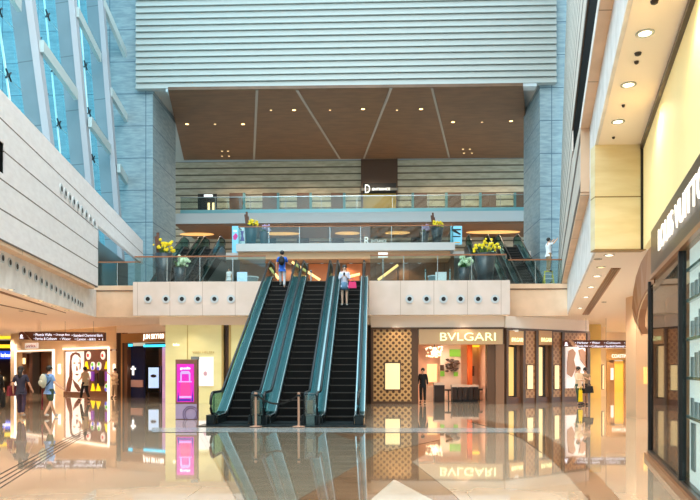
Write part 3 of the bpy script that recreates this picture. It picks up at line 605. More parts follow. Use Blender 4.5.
# dark shop with sign
pC, pD = PZ(117, 397, 0), PZ(170, 398.6, 0); FB = Frame(pC, pD)
mat('gold_band', (176, 132, 84), .35, .3); mat('navy', (26, 34, 70), .25); mat('led', (70, 200, 235), .4, emit=(60, 200, 240), es=1.6); mat('pinklight', (214, 170, 212), .4, emit=(220, 170, 220), es=.35)
mat('screen_blue', (180, 208, 240), .3, emit=(180, 208, 240), es=.8); mat('plaque_pink', (176, 140, 136), .4); mat('letter_white', (255, 252, 248), .4, emit=(255, 250, 240), es=1.6); mat('screen_bright', (40, 150, 220), .3, emit=(40, 160, 230), es=1.0)
t = thing('storefront', 'dark viewing deck shopfront with cyan light strips and a golden name band', 'storefront', (FB.hit(140).x, FB.hit(140).y, 0))
FB.bx('header_panel', 'ceiling_white', 117, 168, 300, 333, -.1, .4, t, z1=ZC)
FB.bx('name_band', 'gold_band', 124, 168, 333, 342.5, -.15, .2, t); FB.text('JUN SKY100', 146, 166.5, 334, 340.5, 'letter_white', -.2, t)
for a, b, m in ((117.5, 119, 'shop_brown'), (119, 122.5, 'shop_dark'), (122.5, 124, 'gold_band'), (124, 126, 'shop_dark'), (126, 129, 'shop_brown')): FB.bx('side_post', m, a, b, 333, B, -.12, .3, t, z0=0)
FB.bx('back_panel', 'shop_dark', 129, 168, 342, B, 1.2, 1.3, t, z0=0); FB.bx('glass_front', 'navy', 129.5, 143.5, 346, B, .1, .15, t, z0=0)
FB.bx('light_strip', 'led', 144, 167, 344.5, 346.8, -.05, .05, t); FB.bx('light_strip', 'led', 129, 132, 344, 346.5, -.05, .05, t); FB.bx('pink_panel', 'pinklight', 159.5, 166.5, 347, B, .2, .3, t, z0=0)
cr = MB(); FB.box(cr, 131.4, 132.6, 366, 375, .05, .1); FB.box(cr, 130, 134.4, 368, 369.6, .05, .1); cr.build('cross_ornament', 'letter_white', t); FB.bx('plaque', 'plaque_pink', 130, 142, 380, 387, .04, .1, t)
FB.bx('hanging', 'shop_brown', 152, 158, 348, 366, .5, .55, t); rebase(t)
sx = flat(36.0); t = thing('display_stand', 'standing blue lit screen in a dark frame before the viewing deck shop', 'display stand', (X(153, 36), 36.0, 0))
sx.bx('frame', 'black_glossy', 147, 160, 366, 395, 0, .12, t, z0=.35); sx.bx('screen', 'screen_blue', 148.5, 158.8, 367.5, 388, -.01, .01, t); sx.bx('leg', 'black', 147.3, 148.3, 390, 400, .02, .1, t, z0=0); sx.bx('leg', 'black', 158.8, 159.8, 390, 400, .02, .1, t, z0=0)
ov = MB(); oval(ov, sx, 153.6, 376, 3, 1.6, -.03, -.012); ov.build('print', 'shop_dark', t); rebase(t)
o = flat(37).bx('wall_screen', 'screen_bright', 163.7, 166.2, 367, 387, 0, .1); tag(o, 'narrow bright blue screen beside the cream wall', 'screen')
# far left: blue sign and yellow ceiling
FZ = flat(50)
t = thing('storefront', 'dark distant shopfront under a blue lit name strip at the far left', 'storefront', (X(5, 50), 50, 0))
FZ.bx('back_panel', 'shop_dark', -30, 14, 340, B, .5, .6, t, z0=0); mat('blue_sign', (30, 70, 200), .4, emit=(30, 80, 220), es=1.0); FZ.bx('name_strip', 'blue_sign', -20, 14, 351, 359, -.1, .1, t); FZ.text('harbour', 2, 12, 353, 357, 'letter_white', -.14, t)
FZ.bx('entrance_light', 'lamp_soft', -6, 1, 377, 381, .3, .4, t); rebase(t)
mat('yellow_cove', (255, 220, 60), .5, emit=(255, 214, 50), es=1.0)
for a, b, q0, q1, Y in ((-20, 14, 336, 339, 48), (-20, 13, 344.5, 348, 49)):
    o = flat(Y).bx('cove_light', 'yellow_cove', a, b, q0, q1, 0, .2); tag(o, 'yellow light cove, the %s of two above the blue shop name strip' % ('upper' if q0 < 340 else 'lower'), 'ceiling light')
# cream lit wall behind the kiosk
mat('cream', (240, 232, 176), .3, noise=(.6, (232, 222, 160), (1, 1, 3)), emit=(240, 228, 160), es=.12); mat('cream_gold', (206, 176, 110), .3, .3); mat('print_pink', (226, 180, 196), .5)
FC = flat(31.6)
t = thing('storefront', 'cream lit stone shopfront left of the escalators with a white window', 'storefront', (X(205, 31.6), 31.6, 0))
FC.bx('left_panel', 'cream', 166, 187.5, 325, B, -.1, .6, t, z0=0); FC.bx('middle_panel', 'cream', 188.3, 222, 325, B, -.06, .6, t, z0=0); FC.bx('joint', 'cream_gold', 187.5, 188.3, 325, B, -.04, .5, t, z0=0)
FC.bx('gold_post', 'cream_gold', 222, 224, 325, B, -.1, .5, t, z0=0); FC.bx('dark_post', 'shop_brown2', 225.5, 229, 325, B, -.02, .5, t, z0=0); FC.bx('gold_post', 'cream_gold', 229, 231, 325, B, -.06, .5, t, z0=0); FC.bx('right_panel', 'cream', 231, 262, 325, B, -.0, .5, t, z0=0)
FC.bx('back_panel', 'shop_brown', 222, 232, 325, B, .4, .5, t, z0=0)
FC.bx('header_panel', 'ceiling_white', 160, 371, 300, 325, -.1, .6, t, z1=ZC)
pw = FC.bx('window_panel', 'display_white', 198.5, 214, 357, 386, -.12, -.06, t); ov = MB(); oval(ov, FC, 206, 373.5, 1.8, 2.2, -.14, -.12); ov.build('emblem', 'print_pink', pw)
FC.text('VAN HELEN', 193, 214.5, 351.3, 353.3, 'cream_gold', -.1, t); FC.text('helen', 174, 180, 343.5, 346, 'letter_white', -.12, t); rebase(t)
# ---- wall closing the space under the escalators
struct('wall_center', MB().box(-5.1, X(371, 31.6), 32.0, 32.4, 0, ZC), 'shop_brown2', 'dark wall beneath the escalators', 'wall')
# ---- magenta kiosk
YK = 21.6; FK = flat(YK)
mat('magenta', (206, 40, 160), .3, emit=(214, 40, 160), es=.75, noise=(1.5, (150, 40, 170), (1, 1, 1.5))); mat('hot_pink', (250, 60, 130), .3, emit=(255, 60, 130), es=.9); mat('kiosk_frame', (150, 108, 92), .35, .3); mat('lavender', (176, 160, 196), .4); mat('lavender_dark', (120, 100, 140), .4); mat('pale_violet', (190, 160, 240), .3, emit=(190, 160, 240), es=.6); mat('deep_blue', (60, 40, 150), .3, emit=(60, 40, 160), es=.6)
t = thing('information_kiosk', 'standing kiosk with a magenta perfume bottle screen and lavender base', 'kiosk', (X(186, YK), YK, 0))
kb = FK.bx('housing', 'kiosk_frame', 175.5, 197, 359.5, B, 0, .22, t, z0=0.0); FK.bx('top_cap', 'steel_light', 191, 197.5, 356.5, 359.5, 0, .22, t)
scn = FK.bx('screen', 'magenta', 177, 194, 364, 402, -.02, 0, t)
b1 = MB(); FK.poly(b1, [(182, 381), (189, 381), (190.5, 386), (190.5, 396), (180.5, 396), (180.5, 386)], -.03, -.02); b1.build('bottle_print', 'hot_pink', scn)
b2 = MB(); FK.poly(b2, [(180.5, 373), (182, 371), (189, 371), (190.5, 373), (190.5, 381), (189.2, 381), (189, 374), (182, 374), (181.8, 381), (180.5, 381)], -.03, -.02); b2.build('bottle_outline', 'pale_violet', scn); b2 = MB(); FK.box(b2, 179, 192, 381.2, 382.3, -.034, -.02); b2.build('bottle_outline', 'pale_violet', scn); b2 = MB(); FK.box(b2, 179.5, 191.5, 396, 398, -.034, -.02); b2.build('bottle_outline', 'pale_violet', scn)
b3 = MB(); FK.poly(b3, [(177.5, 401.5), (178.5, 392), (180, 401.5)], -.03, -.02); FK.poly(b3, [(191.5, 401.5), (193, 390), (193.6, 401.5)], -.03, -.02); FK.box(b3, 180, 191, 399, 401, -.03, -.02); b3.build('blue_print', 'deep_blue', scn)
FK.text('goodie', 180.5, 190.5, 367, 370, 'letter_white', -.03, scn)
lp = FK.bx('lower_panel', 'lavender', 175.7, 196.8, 404, B, -.02, 0, t, z0=.02)
arc = MB(); c0 = FK.pt(191, 414, -.025)
for rr in (.26, .20): arc.disc(c0, (0, -1, 0), rr, 24, .012, rr-.022)
arc.build('ring_logo', 'lavender_dark', lp); rebase(t)
# ------------------------------------------------------------------ jewellery shop
mat('brown_frame', (100, 72, 54), .35, .2); mat('brown_frame2', (144, 108, 84), .35, .2); mat('sign_tan', (206, 168, 128), .4); mat('letter_green', (236, 244, 200), .4, emit=(222, 242, 170), es=1.0)
mat('interior_pink', (240, 200, 176), .5); mat('case_glow', (250, 226, 170), .4, emit=(255, 222, 160), es=.7); mat('orange_post', (226, 104, 44), .4); mat('leaf_green', (120, 180, 60), .4, emit=(110, 170, 50), es=.25); mat('counter_dark', (58, 42, 36), .3); mat('counter_top', (236, 214, 196), .25); mat('chandelier', (255, 240, 210), .4, emit=(255, 232, 190), es=1.6)
def lattice_mat(name, c1, c2, dirx, per=.26):
    mat(name, c1, .4, .15); nt = M[name].node_tree; b = nt.nodes['Principled BSDF']; geo = nt.nodes.new('ShaderNodeNewGeometry'); sp = []
    for v in (dirx, (0, 0, 1)):
        d = nt.nodes.new('ShaderNodeVectorMath'); d.operation = 'DOT_PRODUCT'; d.inputs[1].default_value = v; nt.links.new(geo.outputs['Position'], d.inputs[0]); sp.append(node_math(nt, 'COSINE', node_math(nt, 'MULTIPLY', d.outputs['Value'], 2*math.pi/per)))
    s = node_math(nt, 'ABSOLUTE', node_math(nt, 'ADD', sp[0], sp[1])); f = node_math(nt, 'GREATER_THAN', s, 1.05)
    mx = nt.nodes.new('ShaderNodeMix'); mx.data_type = 'RGBA'; nt.links.new(f, mx.inputs['Factor']); mx.inputs['A'].default_value = lin(c1); mx.inputs['B'].default_value = lin(c2); nt.links.new(mx.outputs['Result'], b.inputs['Base Color'])
lattice_mat('lattice', (224, 176, 116), (112, 72, 44), (1, 0, 0), .28)
YJ = 31.3; FJ = flat(YJ)
t = thing('storefront', 'jeweller shopfront with gold lattice panel and wide lit entrance', 'storefront', (X(437, YJ), YJ, 0))
FJ.bx('header_panel', 'ceiling_white', 371, 503.5, 300, 327.5, -.12, .4, t, z1=ZC); FJ.bx('top_frame', 'brown_frame', 371, 503.5, 327.5, 329.5, -.16, .3, t)
for a, b in ((371, 373.5), (411.5, 418)): FJ.bx('dark_post', 'brown_frame', a, b, 329.5, B, -.14, .3, t, z0=0)
FJ.bx('dark_pillar', 'brown_frame', 487, 495, 344, B, -.1, .5, t, z0=0); FJ.bx('dark_pillar', 'brown_frame2', 495, 503.5, 344, B, -.2, .5, t, z0=0); FJ.bx('dark_post', 'brown_frame', 501.8, 503.5, 329, 344, -.16, .3, t)
lp = FJ.bx('lattice_panel', 'lattice', 373.5, 411.5, 329.5, 401.5, -.08, .2, t); FJ.bx('plinth', 'brown_frame', 373.5, 411.5, 401.3, B, -.12, .2, t, z0=0)
FJ.bx('window_frame', 'brown_frame', 384, 401, 362, 390.5, -.12, -.08, lp); FJ.bx('lit_window', 'case_glow', 385.2, 399.8, 363.3, 389.2, -.14, -.12, lp)
sg = FJ.bx('sign_band', 'sign_tan', 418.5, 501.8, 329.5, 344.5, -.25, .1, t); FJ.text('BVLGARI', 439.5, 494.5, 333, 341, 'letter_green', -.3, sg)
# room inside
FI = flat(36.0)
struct('wall_shop', MB().box(X(410, 36), X(500, 36), 36.05, 36.2, 0, 3.3), 'interior_pink', 'pinkish rear wall inside the jewellery shop', 'wall')
struct('wall_shop', MB().box(X(418, YJ)-.25, X(418, YJ)-.05, YJ+.3, 36.05, 0, 3.3), 'interior_pink', 'left inner wall of the jewellery shop', 'wall')
struct('wall_shop', MB().box(X(487, YJ)+.3, X(487, YJ)+.5, YJ+.5, 36.05, 0, 3.3), 'interior_pink', 'right inner wall of the jewellery shop', 'wall')
struct('ceiling', MB().box(X(412, YJ), X(500, 36), YJ+.1, 36.2, 3.3, 3.4), 'ceiling_white', 'ceiling of the jewellery shop', 'ceiling'); rebase(t)
for o_, m_, a, b, q0, q1, d0, d1, lab, cat in (
    ('wall_niche', 'case_glow', 427, 437, 364, 382, -.1, 0, 'glowing yellow niche at the rear of the jewellery shop', 'niche'),
    ('partition', 'counter_top', 438, 458, 345, 396, -1.2, -1.1, 'white partition in the middle of the jewellery shop', 'partition'),
    ('orange_column', 'orange_post', 464, 468.5, 343, 398, -1.4, -1.1, 'orange column inside the jewellery shop', 'column'),
    ('wall_niche', 'shop_brown2', 470.5, 474, 366, 376, -.1, 0, 'small dark niche at the right rear of the jewellery shop', 'niche'),
    ('cove_light', 'yellow_cove', 469, 481, 345.5, 347, -.5, 0, 'yellow ceiling cove at the right of the jewellery shop', 'ceiling light')):
    o = FI.bx(o_, m_, a, b, q0, q1, d0, d1, z0=0 if cat in ('partition', 'column') else None)
    tag(o, lab, cat)
for a, b, q0, q1, lab in ((447, 457.5, 350, 357, 'large green square hung high on the white partition'), (438, 442, 371, 376, 'small green square low on the left of the partition'), (451, 455, 372, 376, 'small green square low on the right of the partition')):
    tag(FI.bx('wall_picture', 'leaf_green', a, b, q0, q1, -1.26, -1.2), lab, 'picture')
tag(FI.bx('wall_picture', 'shop_brown2', 438, 441.5, 365, 370.5, -1.26, -1.2), 'small dark picture on the left of the white partition', 'picture')
ar = MB()
for k in range(22): ar.ball(FI.pt(random.uniform(444, 456), random.uniform(359, 373), -1.35), random.uniform(.07, .13), 6, (1.4, .6, .7))
tag(ar.build('wall_sculpture', 'shop_brown2', smooth=True), 'cluster of dark pebbles sculpture on the white partition', 'sculpture')
ch = thing('chandelier', 'glowing tiered chandelier inside the jewellery shop', 'chandelier', tuple(FI.pt(431, 352, -2)))
chz = 3.3-ch.location.z
cb = MB()
for k in range(110): a = random.uniform(0, 6.28); r = random.uniform(.05, .42); cb.ball((r*math.cos(a), r*math.sin(a), random.uniform(-.3, .22)), .034, 6)
cb.build('crystals', 'chandelier', ch)['kind'] = 'stuff'; MB().tube([(0, 0, .2), (0, 0, chz)], .02, 6).build('stem', 'steel_light', ch)
def counter(px0, px1, q, Y, lab, m='counter_dark', legs=True):
    f = flat(Y); t = thing('display_counter', lab, 'counter', (X((px0+px1)/2, Y), Y, 0)); zt = f.z((px0+px1)/2, q)
    f.box(MB(), px0, px1, 0, 0, 0, .7, z0=zt-.1, z1=zt).build('glass_top', 'counter_top', t)
    if legs:
        for i in range(5):
            a = px0+(px1-px0)*i/5+.4; f.box(MB(), a, a+(px1-px0)/5-.8, 0, 0, .03, .65, z0=.12, z1=zt-.1).build('drawer_front', m, t)
        f.box(MB(), px0+.5, px1-.5, 0, 0, .08, .6, z0=0, z1=.12).build('plinth', 'black', t)
    else: f.box(MB(), px0+.3, px1-.3, 0, 0, .03, .6, z0=0, z1=zt-.1).build('body', m, t)
    rebase(t)
counter(434, 445, 383, 32.6, 'narrow dark counter with a white top nearest the shop entrance', legs=False); counter(452, 479, 385, 33.2, 'long dark display counter with drawers in the jewellery shop'); counter(423, 433, 386, 34.2, 'small pale counter at the left inside the jewellery shop', 'counter_top', False)
for px, Y in ((448.5, 33.9), (479, 34.6)):
    t = thing('stool', 'dark stool %s the long counter' % ('left of' if px < 460 else 'right of'), 'stool', (X(px, Y), Y, 0)); MB().lathe([(.2, .52), (.2, .6)], n=12).build('seat', 'counter_dark', t); MB().lathe([(.18, 0), (.03, .03), (.03, .52)], n=10).build('pedestal', 'steel_dark', t)
# ---- receding bays to the right
eA = Vector((X(503.5, YJ), YJ, 0)); eB = Vector((X(586, 34.6), 34.6, 0)); FE = Frame(eA, eB)
lattice_mat('lattice_dark', (196, 144, 98), (158, 108, 72), tuple(FE.D), .30)
mat('window_yellow', (240, 206, 130), .4, emit=(255, 206, 110), es=.5); mat('bay_sign', (216, 164, 112), .4)
t = thing('storefront', 'row of narrow lattice bays with lit windows receding past the jeweller entrance', 'storefront', tuple(FE.hit(545)))
zt_ = FJ.z(437, 328)
FE.bx('header_panel', 'ceiling_white', 503.5, 587, 0, 0, -.12, .4, t, z0=zt_, z1=ZC); FE.bx('top_frame', 'brown_frame', 503.5, 587, 0, 0, -.18, .3, t, z0=zt_-.1, z1=zt_)
FE.bx('back_panel', 'shop_brown', 503.5, 587, 0, 0, .35, .45, t, z0=0, z1=zt_)
def bay_post(a, b): FE.bx('dark_post', 'brown_frame', a, b, 0, 0, -.2, .3, t, z0=0, z1=zt_-.1)
def bay_win(a, b, m, txt=None):
    s = FE.bx('sign_band', 'bay_sign', a, b, 331, 345, -.22, .1, t)
    if txt: FE.text(txt, a+1.5, b-1.5, 338, 342, 'letter_green', -.26, s)
    w = FE.bx('lit_window', m, a+.3, a+(b-a)*.66, 347, 396, .1, .2, t); FE.bx('curtain', 'shop_dark', a+(b-a)*.68, a+(b-a)*.8, 346, 397, .05, .2, t); FE.bx('side_panel', 'brown_frame2', a+(b-a)*.8, b, 345, 402, 0, .25, t); FE.bx('sill', 'shop_brown', a, b, 397, B, -.05, .3, t, z0=0)
def bay_lat(a, b, wa, wb):
    l = FE.bx('lattice_panel', 'lattice_dark', a, b, 0, 0, -.12, .2, t, z0=.25, z1=zt_-.1); FE.bx('plinth', 'shop_brown', a, b, 0, 0, -.14, .2, t, z0=0, z1=.25)
    FE.bx('window_frame', 'brown_frame', wa-.6, wb+.6, 364.5, 389.5, -.15, -.12, l); FE.bx('lit_window', 'case_glow', wa, wb, 365.3, 388.8, -.17, -.15, l)
bay_win(506, 520, 'window_yellow', 'BVLGARI'); bay_post(503.5, 505.5); bay_post(520, 522.5); bay_lat(522.5, 533, 525, 530.3); bay_post(533, 535.5); bay_win(535.5, 548.5, 'case_glow', 'BVLGARI'); bay_post(548.5, 550); bay_lat(550, 559, 552.3, 556.4); bay_post(559, 561.5)
bay_lat(561.5, 584, 600, 601); bay_post(584, 587)
mat('poster_dark', (196, 150, 122), .5, emit=(190, 140, 110), es=.2)
pp = FE.bx('poster', 'display_white', 563, 582, 347, 388, -.2, -.12, t); q = MB()
FE.poly(q, [(565, 351), (569, 349), (572, 353), (570, 360), (572, 368), (568, 377), (563.6, 374), (563.6, 362)], -.24, -.2); FE.poly(q, [(575, 350), (579, 349), (581.4, 352), (581.4, 366), (577, 360), (576, 355)], -.24, -.2); FE.poly(q, [(573, 366), (576, 370), (574, 377), (571, 376)], -.24, -.2); q.build('couple_print', 'poster_dark', pp); rebase(t)
# ---- corridor behind
mat('yellow_wall', (250, 216, 128), .45)
struct('wall_corridor', MB().box(X(588, 37.5), X(601, 37.5), 37.5, 48, 0, ZC), 'yellow_wall', 'bright yellow corridor wall beyond the lattice bays', 'wall')
struct('column', MB().box(X(600.5, 40), X(606, 40), 40, 41, 0, ZC), 'shop_stone', 'beige pilaster beside the yellow corridor wall', 'pilaster')
FO = flat(46); mat('bay_brown', (168, 122, 78), .4); mat('coach_brown', (176, 132, 74), .4); mat('gold_door', (232, 180, 70), .4, emit=(240, 180, 70), es=.4)
t = thing('storefront', 'distant gold brown shopfront with a glowing yellow doorway at the corridor end', 'storefront', (X(620, 46), 46, 0))
FO.bx('facade', 'coach_brown', 606, 650, 349, 360, -.1, .3, t); FO.bx('facade_side', 'coach_brown', 606, 609, 360, B, -.1, .3, t, z0=0); FO.bx('glass_bay', 'bay_brown', 609, 615, 360, B, .1, .3, t, z0=0); FO.bx('doorway', 'gold_door', 615, 624.5, 361, B, .2, .3, t, z0=0)
FO.bx('glass_bay', 'bay_brown', 624.5, 650, 360, B, .1, .3, t, z0=0); FO.bx('display', 'display_white', 611, 613.5, 368, 380, .0, .1, t); FO.bx('display', 'lamp_soft', 627, 632, 372, 384, .0, .1, t); FO.bx('header_panel', 'shop_stone', 604, 660, 320, 349, -.05, .3, t, z1=ZC); FO.text('COASTINE', 611, 628, 354.3, 357.8, 'exit_white', -.15, t); rebase(t)
# ------------------------------------------------------------------ directory signs
mat('sign_brown', (110, 62, 46), .4); mat('sign_text', (236, 238, 250), .4, emit=(228, 232, 250), es=1.1)
def directory(fr, p0, p1, q0, q1, tri, rows, lab):
    t = thing('directory_sign', lab, 'sign', tuple(fr.pt((p0+p1)/2, (q0+q1)/2)))
    h = q1-q0; mb = MB(); fr.poly(mb, [(p0, q0), (p1, q0+.6), (p1, q1+.3), (p0+h*.95, q1)], 0, .15); b = mb.build('board', 'sign_brown', t)
    mb = MB(); a, c = tri; fr.poly(mb, [(a, q1-1), (a, q0+1.6), (a+1.2, q0+.2), (a+3, q0), (a+5, q0+1), (c, q1-1)], 0, .15); tb = mb.build('logo_board', 'sign_brown', t)
    mb = MB(); oval(mb, fr, a+2.6, (q0+q1)/2-.3, 1.1, 1.5, -.03, 0); fr.box(mb, a+1, a+4.4, q1-3, q1-2, -.03, 0); mb.build('logo', 'sign_text', tb)
    for (x0, x1, y0, y1, s) in rows: fr.text(s, x0, x1, y0, y1, 'sign_text', -.02, b, ex=.01)
    for k in (.2, .5, .85): p = fr.pt(p0+(p1-p0)*k, q0+1, .07); MB().tube([p, (p.x, p.y, ZC)], .008, 5).build('hanger', 'steel_light', t)
    rebase(t)
directory(flat(34), 24, 105, 331.8, 340.5, (19, 29), [(34, 52, 333.3, 336, '• Phoenix Walks'), (54, 70, 333.6, 336.3, '• Orange Box'), (72, 103, 334, 336.7, '• Standard Chartered Bank'), (34, 57, 337.3, 340, '• Ferries & Coliseum'), (60, 71, 337.6, 340.2, '• Water'), (75, 86, 337.8, 340.4, '• Canton'), (88, 96, 338, 340.6, '• 服務台'), (99, 103, 338.2, 340.6, '• 1')], 'long brown hanging directory sign with white text over the left shops')
directory(flat(32.8), 573, 640, 340, 347.8, (563.5, 573), [(575, 588, 341.6, 343.8, '• Harbour'), (590, 600, 341.6, 343.8, '• Water'), (604, 620, 341.8, 343.8, '• Coliseum'), (624, 637, 341.8, 343.8, '• Canton'), (575, 588, 345, 347.4, '• Orange Box'), (589.5, 603, 345, 347.4, '• Coliseum'), (604, 624, 345, 347.4, '• Standard Chartered'), (625, 634, 345, 347.4, '• 服務')], 'long brown hanging directory sign with white text over the corridor on the right')
# ------------------------------------------------------------------ big dark shopfront on the right
mat('glow_panel', (238, 222, 168), .5, emit=(240, 222, 160), es=.3, noise=(.35, (222, 204, 148))); mat('band_dark', (70, 58, 52), .3, .2); mat('bronze', (176, 124, 88), .3, .5); mat('bronze_dark', (120, 84, 60), .3, .4); mat('lv_letter', (248, 240, 226), .4, emit=(255, 246, 230), es=.9); mat('lit_white', (236, 232, 230), .5, emit=(240, 236, 234), es=.7); mat('grey_print', (168, 168, 172), .5); mat('inner_brown', (150, 104, 70), .5)
FV2 = Frame((XF(0), 0), (XF(13.7), 13.7))
t = thing('storefront', 'large dark framed luxury shopfront with glowing upper panel along the right edge', 'storefront', (XF(8), 8, 0))
def vb(name, m, Ya, Yb, z0, z1, d0, d1, par=None): return wallpoly(FV2, [(Ya, z0), (Yb, z0), (Yb, z1), (Ya, z1)], d0, d1).build(name, m, par or t)
Y1 = FV2.hit(651).y; Y2 = FV2.hit(682.5).y
vb('upper_panel', 'glow_panel', 4, YB-.05, ZC, 6.14, 0, .2); vb('ceiling_trim', 'band_dark', 4, YB-.05, 6.04, 6.13, -.06, 0)
bd = vb('sign_band', 'band_dark', 4, FV2.hit(654).y, 3.27, 4.05, -.05, .1); vb('band_lip', 'bronze', 4, FV2.hit(654).y, 3.20, 3.27, -.07, .2)
vb('plinth', 'bronze', 4, Y1+.15, .002, .10, -.10, .1); vb('sill', 'band_dark', 4, Y1+.08, .10, .16, -.05, .1)
for Y in (Y1, Y2, Y2-3.4): vb('mullion', 'black', max(4, Y-.05), max(4.1, Y+.05), .10, 3.22, -.05, .04)
for a, b in ((Y2, Y1), (Y2-3.4, Y2), (4, Y2-3.4)): vb('glass_pane', 'glass_shop' if b == Y1 else 'glass_clear', a+.07, b-.07, .16, 3.2, -.01, .01)
vb('inner_wall', 'inner_brown', Y2+.05, YB+3, .05, 3.3, .8, .9); vb('inner_floor', 'bronze_dark', 4, Y1, .20, .24, .1, 1.4)
wd_ = vb('window_display', 'lit_white', 4, Y2-.1, .16, 3.2, .07, .12)
for z in (1.0, 1.5, 2.0, 2.5, 2.9): vb('shelf', 'steel_light', Y2-3, Y2-.15, z, z+.04, .02, .07)
for i in range(12):
    for z, h in ((1.04, .30), (1.54, .34), (2.04, .34), (2.54, .3)):
        Yc = Y2-.35-i*.27; vb('grey_print', 'grey_print', Yc-.07, Yc+.07, z, z+h*random.uniform(.6, 1), .05, .07)
vb('figure_print', 'grey_print', Y2-.55, Y2-.3, .35, .95, .05, .07)
# letters on the band
def band_text(fr, txt, p0, p1, z0, z1, m, d, par):
    o = fr.text(txt, p0, p1, 200, 240, m, d, par); me = o.data; zs = [v.co.z for v in me.vertices]; a, b = min(zs), max(zs)
    for v in me.vertices: v.co.z = z0+(v.co.z-a)/(b-a)*(z1-z0)
    # proportional along the real wall, not the picture
    return o
band_text(FV2, 'LOUIS VUITTON', 664, 722, 3.50, 3.84, 'lv_letter', -.07, bd)
# curved bronze corner ribbon
outer = [(654, 243, 12.0), (648, 250, 12.7), (641, 262, 13.3), (636, 276, 13.9), (633, 292, 14.4), (632, 308, 14.8), (634, 320, 15.2), (640, 330, 15.6)]
inner = [(654, 283, 12.0), (650, 286, 12.7), (645, 292, 13.3), (641, 300, 13.9), (638, 309, 14.4), (636.5, 318, 14.8), (637, 326, 15.2), (641, 334, 15.6)]
rb_ = MB(); n = len(outer); off = Vector((.18, 0, 0)); vs = []
for a, b in zip(outer, inner): A, B_ = P(*a), P(*b); vs += [A, B_, B_+off, A+off]
fs_ = [(4*i+k, 4*i+(k+1) % 4, 4*(i+1)+(k+1) % 4, 4*(i+1)+k) for i in range(n-1) for k in range(4)]+[(0, 1, 2, 3), tuple(4*(n-1)+k for k in range(4))]
rb_.add(vs, fs_).build('corner_fascia', 'bronze', t); rl = MB().tube([P(a[0]+1.2, a[1]+2, a[2]) for a in inner], .012, 6).build('painted_lit_rim', 'shop_stone', t)  # pale tube paints the lit inner edge, it gives no light
rebase(t)
struct('column', MB().box(X(636, 22.5), X(650, 22.5), 22.5, 23.4, 0, ZC), 'peach_panel', 'peach clad column behind the dark shopfront corner', 'column')
struct('wall_right', MB().box(X(650, 24)-.1, X(650, 24)+6, 24.5, 24.9, 0, ZC), 'shop_stone', 'beige wall of the side aisle', 'wall')
o = flat(22.45).bx('wall_lamp', 'window_yellow', 643.5, 646.5, 367, 384, -.08, 0); tag(o, 'slim yellow lit wall box on the peach column', 'wall lamp')
# right soffit fittings
for px, py, r, m, lab in ((645, 33, .12, 'lamp_white', 'first'), (628.5, 84.5, .12, 'lamp_white', 'second'), (618, 121.5, .12, 'lamp_white', 'third')):
    p = PZ(px, py, 6.135); downlight(p, r, m, '%s round downlight in the right soffit from the top of the picture' % lab, 'round downlights of the right soffit')
for px, py, r in ((638, 53, .05), (636.5, 61.5, .035), (654.5, 1, .05), (623.5, 105, .03), (613.5, 137, .03)):
    p = PZ(px, py, 6.138); tag(MB().lathe([(r, 0), (r*.8, -.03), (r*.4, -.04)], tuple(p), 12).build('smoke_detector', 'shop_dark'), 'small dark detector on the soffit above the dark shopfront', 'detector', 'detectors on the right soffit')
# bronze air slot and small fittings of the low ceiling
q = [PZ(a, b, ZC) for a, b in ((611, 268), (621, 268), (589, 314.5), (582, 314.5))]; g = thing('air_grille', 'long bronze air grille in the low ceiling on the right', 'air grille', (q[0].x, q[0].y, ZC))
mb = MB(); mb.hexa([(p.x, p.y, ZC-.012) for p in q], [(p.x, p.y, ZC-.001) for p in q]); mat('grille', (160, 116, 76), .4, .3); mb.build('frame', 'grille', g)
mb = MB()
for i in range(1, 4): a, b = q[0].lerp(q[1], i/4), q[3].lerp(q[2], i/4); mb.tube([(a.x, a.y, ZC-.016), (b.x, b.y, ZC-.016)], .02, 4)
mb.build('bars', 'bronze_dark', g); rebase(g)
for px, py, m in ((598, 259, 'shop_dark'), (601, 267, 'lamp_soft'), (597, 276, 'lamp_white'), (591, 287, 'lamp_white'), (586, 297, 'lamp_white'), (580, 308, 'lamp_white'), (609, 255, 'lamp_white'), (604, 302, 'shop_dark'), (629, 302, 'shop_dark'), (11, 289.5, 'lamp_soft'), (26, 295.5, 'lamp_soft'), (41, 301, 'lamp_soft'), (21, 311, 'shop_dark'), (33, 311, 'shop_dark'), (384, 316.6, 'lamp_white'), (54, 306, 'lamp_soft'), (67, 310.5, 'lamp_soft')):
    p = PZ(px, py, ZC-.004); r = .11 if m != 'shop_dark' else .09
    downlight(p, r, m, ('dark recessed fitting' if m == 'shop_dark' else 'small lit downlight')+' in the low cream ceiling', ('dark' if m == 'shop_dark' else 'lit')+' fittings of the low ceiling')
